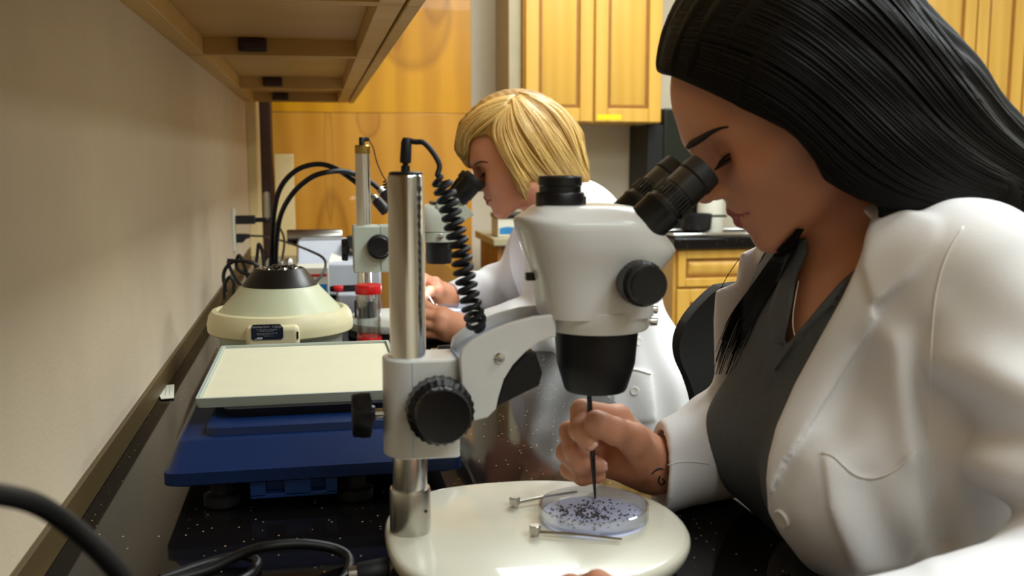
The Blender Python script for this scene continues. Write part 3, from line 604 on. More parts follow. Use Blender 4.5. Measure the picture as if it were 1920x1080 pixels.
def scope_near():
    yp = .87; q = lambda px, py, y=.87: Y(px, py, y); zz = lambda py, px=1100, y=.87: Y(px, py, y)[2]
    xp = .077; ox, oy = .248, .864
    t = thing('stereo_microscope', 'large white stereo microscope in the foreground with chrome pole', 'microscope', (.19, .86, ZC))
    # base: rounded egg plate
    b = MB(); bx, by, A, B = .192, .858, .138, .133
    prof = [(.86, .0), (.90, .004), (.985, .022), (1, .028), (.998, .0315), (.985, .0345), (.965, .0352)]
    b.loft([sup(bx, by, A*k if k > .98 else A-(1-k)*.16, B*k if k > .98 else B-(1-k)*.16, ZC+h, 2.15, 72, 2.7) for k, h in prof]); b.build('stage_base', M['base'], t, smooth=50)
    zt = ZC+.0352
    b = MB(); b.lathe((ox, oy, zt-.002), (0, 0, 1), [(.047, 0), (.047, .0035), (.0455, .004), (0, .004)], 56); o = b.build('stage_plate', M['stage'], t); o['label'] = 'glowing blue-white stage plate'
    # stage clips
    for p0, p1 in (((965, 947), (1082, 922)), ((1003, 1001), (1166, 1011))):
        a = Z(*p0, zt+.002); e = Z(*p1, zt+.0035)
        b = MB(); b.lathe((a[0], a[1], zt), (0, 0, 1), [(.0035, 0), (.0035, .003), (.0052, .003), (.0052, .0095), (.0045, .0102), (0, .0102)], 20); c = b.build('stage_clip', M['steel'], t)
        b = MB(); m = a*.55+e*.45+np.array([0, 0, .002]); b.tube(cr([a+[0, 0, .002], m, e], 8), [.0016]*9+[.0013]*7+[.001], 8); b.build('clip_arm', M['steel'], c)
    # pole and collar
    b = MB(); b.lathe((xp, yp, ZC), (0, 0, 1), [(.0182, .034), (.0186, .036), (.0186, .073), (.0178, .0755), (.0165, .0755)], 48); b.build('pole_collar', M['steel'], t)
    b = MB(); b.cyl((xp+.0125, yp-.0137, ZC+.057), (xp+.0133, yp-.0146, ZC+.057), .0014, n=10); b.build('set_screw', M['black'], t)
    ztop = zz(328, 764); b = MB(); b.lathe((xp, yp, ZC), (0, 0, 1), [(.0158, .03), (.0158, ztop-ZC-.002), (.0148, ztop-ZC)], 56); pole = b.build('pole', M['chrome'], t)
    b = MB(); b.lathe((xp, yp, ztop), (0, 0, 1), [(.0146, 0), (.0146, .002), (.012, .003), (.004, .003), (.004, .008), (0, .008)], 40); b.build('end_cap', M['black'], pole)
    # plug, cord and coil
    a = Y(768, 312, yp); e = Y(770, 272, yp)
    b = MB(); b.lathe((xp, yp, ztop+.007), (0, 0, 1), [(.0026, 0), (.0026, .004)], 12); b.lathe(np.array([xp, yp, ztop+.01]), (.06, 0, 1), [(.0044, 0), (.005, .002), (.0047, .018), (.0032, .022)], 20); b.build('plug', M['rubber'], t)
    top = np.array([xp+.0015, yp, ztop+.03])
    lead = cr([top, Y(778, 266, .868), Y(795, 268, .866), Y(813, 288, .864), Y(824, 310, .862), Y(820, 328, .86)], 10)
    coil = helix([Y(820, 328, .86), Y(836, 365, .858), Y(856, 440, .855), Y(872, 520, .853), Y(886, 580, .85), Y(898, 622, .86)], .0076, 18, 18)
    b = MB(); b.tube(np.vstack([lead[:-1], coil]), .0024, 8); b.build('coiled_cord', M['rubber'], t)
    # focus block around the pole
    zb0, zb1 = zz(861, 800, .845), zz(676, 800, .845); x1 = q(862, 760, .845)[0]
    arc = [(xp-.0005+.0225*math.cos(a), yp+.0255*math.sin(a)) for a in np.linspace(PI/2, 3*PI/2, 15)]
    b = MB(); b.prism(arc+[(x1, yp-.0255), (x1, yp+.0255)], 2, zb0, zb1); b.build('focus_block', M['white'], t, bevel=.0018)
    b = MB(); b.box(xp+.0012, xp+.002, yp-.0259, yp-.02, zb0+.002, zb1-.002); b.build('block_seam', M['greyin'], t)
    kc = q(820, 760, .845); kc[1] = yp-.0257
    for sgn in (1, -1):
        b = MB(); c = kc.copy(); c[1] = yp-.0257*sgn; b.cyl(c, c+np.array([0, -.006*sgn, 0]), .014, n=24); knob(b, c+np.array([0, -.006*sgn, 0]), (0, -sgn, 0), .0285, .036, lobes=26, amp=.022, taper=.84); b.build('focus_knob', M['black'], t)
    b = MB(); lk = q(677, 777); lx = lk[0]
    knob(b, (lx+.009, yp, lk[2]), (-1, 0, 0), .0195, .017, lobes=7, amp=.07, taper=.97); b.cyl((lx+.007, yp, lk[2]), (q(703, 777)[0], yp, lk[2]), .009, .007, 20); lo = b.build('lock_knob', M['black'], t)
    b = MB(); b.cyl((q(702, 777)[0], yp, lk[2]), (xp-.02, yp, lk[2]), .0045, n=16); b.build('lock_screw', M['chrome'], lo)
    # black clamp lever on the far top of the block
    k2 = Y(845, 660, .905); b = MB(); b.cyl(k2+[-.012, 0, -.002], k2+[.016, 0, -.002], .0085, .0095, 20, .001); k3 = b.build('tension_knob', M['darkpl'], t)
    b = MB(); b.cyl(k2+[-.018, 0, -.002], k2+[-.012, 0, -.002], .006, n=16); b.build('knob_screw', M['chrome'], k3)
    # arm: two curved cheeks with a sunken web
    def pl(l, y): return [(lambda p: (p[0], p[2]))(Y(px, py, y)) for px, py in l]
    yf, yr = oy-.031, oy+.031
    front = [(862, 672), (866, 655), (885, 638), (915, 622), (955, 606), (1000, 594), (1030, 590), (1043, 589), (1043, 633), (1030, 634), (1010, 643), (985, 661), (962, 685), (945, 712), (935, 745), (930, 768), (915, 783), (892, 789), (873, 788), (868, 778)]
    P = pl(front, yf)
    def shr(poly, dz, frm, to): return [(p[0], p[1]-(dz if frm <= i <= to else 0)) for i, p in enumerate(poly)]
    for a0, a1 in ((yf, yf+.006), (yr-.006, yr)):
        b = MB(); b.prism(P, 1, a0, a1); b.build('arm_cheek', M['white'], t, bevel=.0015)
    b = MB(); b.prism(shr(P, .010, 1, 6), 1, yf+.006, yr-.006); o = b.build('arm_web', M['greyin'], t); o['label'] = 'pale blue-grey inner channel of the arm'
    b = MB(); s = Y(937, 671, yf); b.lathe((s[0], yf+.001, s[2]), (0, -1, 0), [(.0048, 0), (.0048, .0025), (.0035, .004), (0, .0042)], 20); b.build('arm_screw', M['chrome'], t)
    lid = [(1006, 662), (985, 665), (963, 688), (946, 714), (937, 742), (932, 764), (1012, 724), (1018, 700)]
    b = MB(); b.prism(pl(lid, yf+.01), 1, yf+.012, yr-.012); o = b.build('arm_stop', M['blackmatte'], t, bevel=.001); o['label'] = 'black plastic stop under the arm'
    # ring
    r = .0475; zr0, zr1 = zz(632, 1120, .817), zz(590, 1120, .817)
    b = MB(); b.lathe((ox, oy, 0), (0, 0, 1), [(r-.004, zr0), (r-.0012, zr0+.0005), (r, zr0+.002), (r+.0008, zr1-.002), (r-.0005, zr1), (r-.006, zr1)], 64); b.build('head_ring', M['white'], t)
    b = MB(); s = Y(1217, 592, oy-.012)
    for dz in (.006, -.005): b.cyl((ox+r-.004, oy-.012, s[2]+dz), (ox+r+.006, oy-.013, s[2]+dz), .0042, n=18, bev=.001)
    b.build('ring_screw', M['chrome'], t)
    # objective
    zo1, zo0 = zr0+.001, zz(748, 1112, .83); h = zo1-zo0
    b = MB(); b.lathe((ox, oy, zo0), (0, 0, 1), [(.020, .0), (.0275, .0005), (.029, .003), (.0355, h*.42), (.0358, h*.45), (.038, h*.9), (.0385, h)], 56); o = b.build('objective', M['blackmatte'], t)
    b = MB(); b.lathe((ox, oy, zo0-.0004), (0, 0, 1), [(.0195, 0), (.0195, .001), (0, .003)], 40); b.build('front_lens', M['glass'], o)
    # head body, lofted from the silhouette
    secs = [(586, 1013, 1212, .0455), (565, 1010, 1213, .046), (545, 1007, 1211, .0465), (525, 1003, 1211, .047), (508, 999, 1222, .0485), (492, 993, 1235, .050), (478, 988, 1245, .052), (466, 984, 1251, .0535), (455, 980, 1245, .0545), (440, 976, 1233, .055), (426, 972, 1221, .0555), (415, 970, 1211, .055), (408, 972, 1205, .053), (403, 980, 1200, .0505), (397, 990, 1193, .047), (391, 997, 1186, .043), (386, 1004, 1176, .038), (383.5, 1014, 1160, .031)]
    rings = []
    for py, xl_, xr_, hy in secs:
        a = Y(xl_, py, oy); c = Y(xr_, py, oy); rings.append(sup((a[0]+c[0])/2, oy, (c[0]-a[0])/2, hy, (a[2]+c[2])/2, 3.4, 64))
    b = MB(); b.loft(rings); b.build('head', M['white'], t, smooth=60)
    # crease line under the head shell
    # photo port
    pz = zz(384, 1047); px_ = q(1047, 384)[0]; r1 = (q(1091, 370)[0]-q(1003, 370)[0])/2
    b = MB(); b.lathe((px_, oy, pz-.004), (0, 0, 1), [(r1*.97, 0), (r1, .002), (r1, .014), (r1*.95, .0155), (r1*.86, .0158), (r1*.86, .021), (r1*.9, .022), (r1*.9, .0285), (r1*.84, .030), (r1*.7, .030), (r1*.68, .026), (0, .026)], 56); b.build('photo_port', M['black'], t)
    b = MB(); b.box(q(1086, 366)[0], q(1094, 366)[0], oy-.004, oy+.004, pz-.001, pz+.008); b.build('port_screw', M['black'], t, bevel=.001)
    b = MB(); s0, s1 = q(983, 517), q(1008, 515); b.box(s0[0], s1[0], oy-.004, oy+.004, s0[2]-.0035, s0[2]+.0035); b.build('light_lever', M['black'], t, bevel=.001)
    # zoom knobs
    zk = Y(1192, 528, oy-.05)
    for sgn in (1, -1):
        c = np.array([zk[0], oy-.043*sgn, zk[2]]); b = MB(); b.cyl(c, c+np.array([0, -.012*sgn, 0]), .017, n=28); knob(b, c+np.array([0, -.011*sgn, 0]), (.1, -sgn, 0), .0195, .026, lobes=30, amp=.012, taper=.86); b.build('zoom_knob', M['black'], t)
    # eyepieces
    for ye in (oy-.031, oy+.031):
        a = Y(1217, 415, oy-.031); e = Y(1322, 318, oy-.031); a[1] = e[1] = ye; d = e-a; L = np.linalg.norm(d)
        b = MB(); k = .0165/.033
        b.lathe(a-d*.22, d, [(.0185, 0), (.0185, L*.40), (.0192, L*.42), (.0192, L*.47), (.0172, L*.49), (.0172, L*.62), (.0166, L*.63), (.0166, L*.75), (.0172, L*.76), (.0172, L*1.0)], 48); ep = b.build('eyepiece', M['black'], t)
        b = MB(); b.lathe(a+d*.78, d, [(.0165, 0), (.018, .002), (.0176, L*.1), (.0168, L*.22), (.0158, L*.225), (.013, L*.2), (0, L*.17)], 48); b.build('eyecup', M['rubber'], ep)
        b = MB(); p = a+d*.57
        for i in range(30):
            an = 2*PI*i/30; u = np.cross(d/L, [0, 1, 0]); rad = u*math.cos(an)+np.array([0, 1, 0])*math.sin(an); b.cyl(p-d*.24+rad*.0184, p-d*.06+rad*.0184, .0009, n=5)
        b.build('grip_rib', M['black'], ep)
    return ox, oy, zt
OX, OY, ZST = scope_near()

# petri dish on the near stage
def petri(label, cx, cy, z, r, film):
    t = thing('petri_dish', label, 'petri dish', (cx, cy, z), 'petri dishes on the stages')
    b = MB(); b.lathe((cx, cy, z), (0, 0, 1), [(r*.97, 0), (r, .001), (r, .0125), (r*.975, .013), (r*.96, .0125), (r*.96, .002), (0, .002)], 64); b.build('dish', M['glass'], t)
    b = MB(); b.lathe((cx, cy, z+.0021), (0, 0, 1), [(r*.93, 0), (r*.94, .0004), (0, .0005)], 56); b.build('film', film, t)
    return t
zd = ZST+.0021
pd = petri('round glass petri dish full of dark specks under the near objective', .248, .866, zd, .0515, M['liquid'])
b = MB()
for k in range(230):
    a = RNG.uniform(0, 2*PI); rr = .043*math.sqrt(RNG.uniform()); cl = RNG.uniform() < .6
    if cl: x, y = .238+RNG.normal()*.014, .868+RNG.normal()*.013
    else: x, y = .248+rr*math.cos(a), .866+rr*math.sin(a)
    if (x-.248)**2+(y-.866)**2 > .044**2: continue
    d = RNG.uniform(0, PI); L = RNG.uniform(.0012, .0036); v = np.array([math.cos(d), math.sin(d), 0])*L/2; c = np.array([x, y, zd+.0034])
    b.tube([c-v, c, c+v+[0, 0, .0003]], [.0003, RNG.uniform(.0005, .0009), .0003], 5)
tag(b.build('specimen_specks', M['bug']), 'scattered dark insect specks lying in the near petri dish', 'specimens', kind='stuff')

def scope_far():
    yp = 2.1; q = lambda px, py, y=2.1: Y(px, py, y); xp = q(682, 400)[0]; ox, oy = q(823, 470)[0], 2.1
    t = thing('stereo_microscope', 'grey-green stereo microscope used by the blond woman', 'microscope', (.2, 2.1, ZC))
    bx, by = (xp+ox)/2+.028, 2.1
    b = MB(); b.loft([sup(bx, by, .146-k, .126-k, ZC+h, 2.1, 64, 2.5) for k, h in ((.006, .0), (.002, .003), (.002, .018), (.004, .0185))]); b.build('base_body', M['blackmatte'], t)
    b = MB(); b.loft([sup(bx, by, .147-k, .127-k, ZC+h, 2.1, 64, 2.5) for k, h in ((.002, .0187), (.0, .021), (.0, .034), (.004, .037), (.01, .0375))]); b.build('stage_base', M['pale2'], t, smooth=50)
    zt = ZC+.0375
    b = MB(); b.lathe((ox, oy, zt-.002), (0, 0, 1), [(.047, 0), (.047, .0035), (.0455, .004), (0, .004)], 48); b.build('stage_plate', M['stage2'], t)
    b = MB(); b.lathe((xp, yp, zt), (0, 0, 1), [(.0235, 0), (.0235, .034), (.0225, .036), (.017, .036)], 40); b.build('pole_collar', M['darkpl'], t)
    zp = q(682, 272)[2]
    b = MB(); b.lathe((xp, yp, zt), (0, 0, 1), [(.0155, 0), (.0155, zp-zt-.018)], 44); b.build('pole', M['chrome'], t)
    b = MB(); b.lathe((xp, yp, zp), (0, 0, 1), [(.0155, -.018), (.0158, -.017), (.0158, -.002), (.014, 0), (0, 0)], 44); b.build('end_cap', M['brass'], t)
    b = MB(); b.lathe((xp-.001, yp, zp), (0, 0, 1), [(.006, 0), (.006, .014), (.0045, .016), (0, .016)], 20); b.cyl((xp-.003, yp, zp+.011), (xp+.014, yp, zp+.012), .0052, .004, 14); b.build('plug', M['rubber'], t)
    lead = cr([(xp+.013, yp, zp+.012), q(700, 278), q(706, 302), q(716, 326), q(722, 336)], 10)
    coil = helix([q(722, 336), q(726, 360), q(732, 385), q(737, 410)], .0062, 13, 12)
    b = MB(); b.tube(np.vstack([lead[:-1], coil]), .0014, 6); b.build('coiled_cord', M['rubber'], t)
    a, e = q(664, 512, 2.065), q(741, 424, 2.065)
    b = MB(); b.box(a[0], q(713, 470, 2.065)[0], 2.065, 2.135, a[2], e[2]); b.box(q(713, 470, 2.065)[0]+.0006, e[0], 2.065, 2.135, a[2], e[2]); b.build('focus_block', M['pale'], t, bevel=.002)
    b = MB(); b.box(e[0], e[0]+.012, 2.075, 2.125, a[2]-.008, e[2]-.012); b.build('rack', M['pale2'], t, bevel=.001)
    kc = q(711, 462, 2.065)
    for sgn in (1, -1):
        b = MB(); c = np.array([kc[0], yp-.035*sgn, kc[2]]); b.cyl(c, c+np.array([0, -.004*sgn, 0]), .015, n=20); knob(b, c+np.array([0, -.004*sgn, 0]), (0, -sgn, 0), .0255, .02, lobes=28, amp=.02, taper=.8); b.build('focus_knob', M['black'], t)
    lk = q(645, 468); b = MB(); knob(b, (lk[0]+.008, yp, lk[2]), (-1, 0, 0), .0225, .013, lobes=7, amp=.06, taper=.98); b.cyl((lk[0]+.007, yp, lk[2]), (q(655, 468)[0], yp, lk[2]), .008, n=16); lo = b.build('lock_knob', M['black'], t)
    b = MB(); b.cyl((q(654, 468)[0], yp, lk[2]), (a[0]+.002, yp, lk[2]), .004, n=12); b.build('lock_screw', M['chrome'], lo)
    # arm behind the near pole
    zr0, zr1 = q(823, 452)[2], q(823, 434)[2]
    b = MB(); b.prism([(e[0]+.010, e[2]-.02), (e[0]+.010, a[2]+.02), (ox-.05, zr0), (ox-.03, zr0), (ox-.03, zr1), (ox-.06, zr1)], 1, 2.075, 2.125); b.build('arm', M['pale'], t, bevel=.003)
    b = MB(); b.lathe((ox, oy, 0), (0, 0, 1), [(.037, zr0), (.041, zr0+.001), (.041, zr1-.001), (.039, zr1)], 48); b.build('head_ring', M['pale'], t)
    b = MB(); s = q(826, 443, 2.06); b.cyl((s[0], oy-.038, s[2]), (s[0], oy-.048, s[2]), .006, n=16, bev=.001); b.build('ring_screw', M['chrome'], t)
    zo = q(823, 494)[2]
    b = MB(); b.lathe((ox, oy, zo), (0, 0, 1), [(.018, 0), (.026, .001), (.0275, .006), (.0285, zr0-zo)], 40); b.build('objective', M['blackmatte'], t)
    # rounded head and slanted prism box
    rings = []
    for py, xl_, xr_, hy in ((433, 790, 846, .038), (420, 784, 850, .042), (405, 781, 852, .044), (393, 783, 850, .043), (386, 790, 842, .038), (383, 800, 832, .028)):
        p0, p1 = q(xl_, py), q(xr_, py); rings.append(sup((p0[0]+p1[0])/2, oy, (p1[0]-p0[0])/2, hy, p0[2], 2.8, 48))
    b = MB(); b.loft(rings); b.build('head', M['pale2'], t, smooth=60)
    box = [(812, 383), (846, 359), (884, 400), (848, 424), (826, 412)]
    b = MB(); b.prism([(lambda p: (p[0], p[2]))(q(*p)) for p in box], 1, oy-.044, oy+.044); b.build('prism_box', M['pale'], t, bevel=.003)
    b = MB(); b.box(q(808, 379)[0], q(818, 379)[0], oy-.03, oy+.03, q(810, 384)[2], q(810, 378)[2]); b.build('vent', M['black'], t)
    for ye in (2.069, 2.131):
        a_ = Y(857, 375, 2.069); e_ = Y(889, 338, 2.069); a_[1] = e_[1] = ye; d = e_-a_; L = np.linalg.norm(d)
        b = MB(); b.lathe(a_, d, [(.021, 0), (.021, L*.3), (.0225, L*.34), (.0225, L*.85), (.021, L*.88)], 36); ep = b.build('eyepiece', M['black'], t)
        b = MB(); b.lathe(a_+d*.8, d, [(.0235, 0), (.025, .002), (.0255, L*.28), (.0245, L*.31), (.018, L*.3), (0, L*.25)], 36); b.build('eyecup', M['rubber'], ep)
    return ox, oy, zt
OX2, OY2, ZST2 = scope_far()
petri('round glass petri dish lit from below on the far microscope stage', OX2+.022, OY2+.01, ZST2+.0021, .05, M['liquid'])
l2 = bpy.data.lights.new('stage_lamp', 'POINT'); l2.energy = .22; l2.color = (.85, .9, 1); l2.shadow_soft_size = .015
o = bpy.data.objects.new('stage_lamp', l2); o.location = (OX2-.02, OY2+.03, ZST2+.075); COL.objects.link(o)

# office chair beyond the near woman
chx, chy = Y(1345, 690, 1.34)[0]+.0, 1.34
t = thing('office_chair', 'black office chair with curved backrest between the two women', 'chair', (chx+.05, chy+.15, 0))
sil = [(1352, 538), (1330, 556), (1300, 588), (1281, 620), (1274, 650), (1278, 680), (1292, 712), (1303, 745), (1310, 775), (1320, 785), (1352, 790)]
L = [Y(p[0], p[1], chy) for p in cr(sil, 5)]; rings = []
for p in L:
    wd_ = max(q[0] for q in L)+.30-.6*max(0, p[2]-.98)-p[0]
    rings.append([(p[0]+wd_*(k/8), chy+.05*(1-(k/4-1)**2), p[2]) for k in range(9)]+[(p[0]+wd_*(k/8), chy+.05*(1-(k/4-1)**2)+.03, p[2]) for k in range(8, -1, -1)])
b = MB(); b.loft(rings); b.build('backrest', M['mesh'], t, smooth=60)
sx, sy = chx+.17, chy+.26
b = MB(); b.loft([sup(sx, sy, .22-k, .23-k, .5+h, 3.2, 40) for k, h in ((.03, 0), (0, .015), (0, .045), (.03, .06))]); b.build('seat', M['mesh'], t, smooth=60)
b = MB(); b.tube(cr([(sx, chy+.07, .74), (sx, chy+.04, .6), (sx, chy+.08, .50), (sx, chy+.2, .49)], 8), .02, 10); b.build('back_bracket', M['black'], t)
b = MB(); b.cyl((sx, sy, .1), (sx, sy, .5), .03, n=20); b.build('gas_column', M['black'], t)
for k in range(5):
    a = 2*PI*k/5+.3; e = np.array([sx+.27*math.cos(a), sy+.27*math.sin(a), .07])
    b = MB(); b.tube([(sx, sy, .11), tuple((np.array([sx, sy, .11])+e)/2), tuple(e)], [.026, .02, .016], 10); lg = b.build('base_leg', M['black'], t)
    b = MB(); b.cyl(e+[-.011, 0, -.04], e+[.011, 0, -.04], .03, n=20); b.build('caster', M['rubber'], lg)
# ------------------------------------------------------------------ implicit surfaces for people and cloth
f4 = np.float32
def A(*x): return np.array(x, f4)
def cap(P, a, b, ra, rb=None):
    a = np.asarray(a, f4); b = np.asarray(b, f4); rb = ra if rb is None else rb
    d = b-a; t = np.clip(((P-a) @ d)/max(float(d @ d), 1e-12), 0, 1)
    return np.linalg.norm(P-a-t[:, None]*d, axis=1)-(ra+(rb-ra)*t)
def ell(P, c, r, B=None):
    q = P-np.asarray(c, f4)
    if B is not None: q = q @ np.asarray(B, f4).T
    r = np.asarray(r, f4); k0 = np.linalg.norm(q/r, axis=1); k1 = np.linalg.norm(q/(r*r), axis=1)
    return k0*(k0-1)/np.maximum(k1, 1e-9)
def smin(a, b, k):
    h = np.maximum(k-np.abs(a-b), 0)/k; return np.minimum(a, b)-h*h*k*.25
def smax(a, b, k): return -smin(-a, -b, k)
def chain(P, pts, k=.01):
    d = None
    for (a, ra), (b, rb) in zip(pts[:-1], pts[1:]):
        e = cap(P, a, b, ra, rb); d = e if d is None else smin(d, e, k)
    return d
def poly_sd(px, py, poly):                     # signed distance to a 2-D polygon, negative inside
    d = np.full(px.shape, 1e9, f4); s = np.zeros(px.shape, bool); n = len(poly)
    for i in range(n):
        x0, y0 = poly[i]; x1, y1 = poly[(i+1) % n]; ex, ey = x1-x0, y1-y0; wx, wy = px-x0, py-y0
        t = np.clip((wx*ex+wy*ey)/max(ex*ex+ey*ey, 1e-9), 0, 1); d = np.minimum(d, (wx-ex*t)**2+(wy-ey*t)**2)
        c = ((y0 > py) != (y1 > py)) & (px < (x1-x0)*(py-y0)/((y1-y0) if y1 != y0 else 1e-9)+x0); s ^= c
    return np.where(s, -1, 1)*np.sqrt(d)
def outline(P, poly):                          # a traced outline carried out along its own lines of sight, in metres
    px, py, d = proj(P); return (poly_sd(px, py, poly)*d/FPX).astype(f4)
def surface(fn, lo, hi, h, B=10):              # surface nets on a sparse block grid
    lo = np.array(lo, float); hi = np.array(hi, float); nb = np.ceil((hi-lo)/h/B).astype(int); n = nb*B+1
    g = np.stack(np.meshgrid(*[np.arange(k) for k in nb], indexing='ij'), -1).reshape(-1, 3)
    cen = (lo+(g*B+B/2)*h).astype(f4); dc = fn(cen); rad = B*h*.87
    D = np.full(tuple(n), 9.0, f4)
    act = np.abs(dc) < rad*1.7+h*2
    for gi in g[(~act) & (dc < 0)]: D[gi[0]*B:gi[0]*B+B+1, gi[1]*B:gi[1]*B+B+1, gi[2]*B:gi[2]*B+B+1] = -9.0
    r = np.arange(B+1); off = np.stack(np.meshgrid(r, r, r, indexing='ij'), -1).reshape(-1, 3); ga = g[act]
    for s in range(0, len(ga), 400):
        gg = ga[s:s+400]; idx = (gg[:, None, :]*B+off[None]).reshape(-1, 3); v = fn((lo+idx*h).astype(f4)); D[idx[:, 0], idx[:, 1], idx[:, 2]] = v
    neg = D < 0; nx, ny, nz = D.shape
    c = [neg[dx:nx-1+dx, dy:ny-1+dy, dz:nz-1+dz] for dx in (0, 1) for dy in (0, 1) for dz in (0, 1)]
    allv = c[0].copy(); anyv = c[0].copy()
    for q in c[1:]: allv &= q; anyv |= q
    I = np.argwhere(anyv & ~allv); vid = np.full((nx-1, ny-1, nz-1), -1, np.int64); vid[I[:, 0], I[:, 1], I[:, 2]] = np.arange(len(I))
    acc = np.zeros((len(I), 3)); cnt = np.zeros(len(I))
    cor = [(dx, dy, dz) for dx in (0, 1) for dy in (0, 1) for dz in (0, 1)]
    for i in range(8):
        for j in range(i+1, 8):
            a, b = np.array(cor[i]), np.array(cor[j])
            if np.abs(a-b).sum() != 1: continue
            va = D[I[:, 0]+a[0], I[:, 1]+a[1], I[:, 2]+a[2]]; vb = D[I[:, 0]+b[0], I[:, 1]+b[1], I[:, 2]+b[2]]
            m = (va < 0) != (vb < 0); t = va[m]/(va[m]-vb[m]); acc[m] += a+t[:, None]*(b-a); cnt[m] += 1
    V = lo+(I+acc/cnt[:, None])*h; F = []
    for ax in range(3):
        s0 = [slice(0, -1) if k == ax else slice(1, -1) for k in range(3)]; s1 = list(s0); s1[ax] = slice(1, None)
        a = neg[tuple(s0)]; b = neg[tuple(s1)]; E = np.argwhere(a != b); st = a[E[:, 0], E[:, 1], E[:, 2]]
        E = E+np.array([0 if k == ax else 1 for k in range(3)]); u, v = (ax+1) % 3, (ax+2) % 3
        def vv(du, dv):
            q = E.copy(); q[:, u] -= du; q[:, v] -= dv; return vid[q[:, 0], q[:, 1], q[:, 2]]
        Q = np.stack([vv(1, 1), vv(0, 1), vv(0, 0), vv(1, 0)], 1); Q[~st] = Q[~st][:, ::-1]; F.append(Q)
    return V, np.vstack(F)
def relax(V, F, it=2, lam=.5):                 # light smoothing of the voxel steps
    E = np.vstack([F[:, [0, 1]], F[:, [1, 2]], F[:, [2, 3]], F[:, [3, 0]]]); n = len(V); deg = np.bincount(E[:, 0], minlength=n)+np.bincount(E[:, 1], minlength=n)
    for _ in range(it):
        S = np.stack([np.bincount(E[:, 0], V[E[:, 1], k], n)+np.bincount(E[:, 1], V[E[:, 0], k], n) for k in range(3)], 1)
        V = V*(1-lam)+lam*S/np.maximum(deg, 1)[:, None]
    return V
def march(fn, px, py, d0, d1, n=60):           # first hit of the lines of sight with a surface
    px = np.asarray(px, float); py = np.asarray(py, float); D = (_F[None]+np.outer((px-960)/FPX, _R)-np.outer((py-540)/FPX, _U))
    t = np.full(len(px), d0); hit = np.zeros(len(px), bool)
    for _ in range(n):
        P = (CAM+D*t[:, None]).astype(f4); v = fn(P); hit |= v < .0006; t = np.where(hit | (t > d1), t, t+np.maximum(v*.8, .0006))
    return CAM+D*t[:, None], hit, D
def merge(parts):
    V = []; F = []; o = 0
    for v, f in parts: V.append(v); F.append(f+o); o += len(v)
    return np.vstack(V), np.vstack(F)

def pline(P, pts):                            # distance to a traced open line, in metres
    px, py, dd = proj(P); d = np.full(px.shape, 1e9, f4)
    for (x0, y0), (x1, y1) in zip(pts[:-1], pts[1:]):
        ex, ey = x1-x0, y1-y0; wx, wy = px-x0, py-y0; t = np.clip((wx*ex+wy*ey)/(ex*ex+ey*ey), 0, 1); d = np.minimum(d, (wx-ex*t)**2+(wy-ey*t)**2)
    return (np.sqrt(d)*dd/FPX).astype(f4)
def normal(fn, p):
    e = 1e-3; Q = np.array([p]*6, f4)+np.array([[e, 0, 0], [-e, 0, 0], [0, e, 0], [0, -e, 0], [0, 0, e], [0, 0, -e]], f4); v = fn(Q); n = np.array([v[0]-v[1], v[2]-v[3], v[4]-v[5]], float); return n/np.linalg.norm(n)
def relief(P, L):                              # cloth folds: (line, width, height), height < 0 for a crease
    s = 0
    for pts, wd, am in L: s = s+am*np.exp(-(pline(P, pts)/wd)**2)
    return s
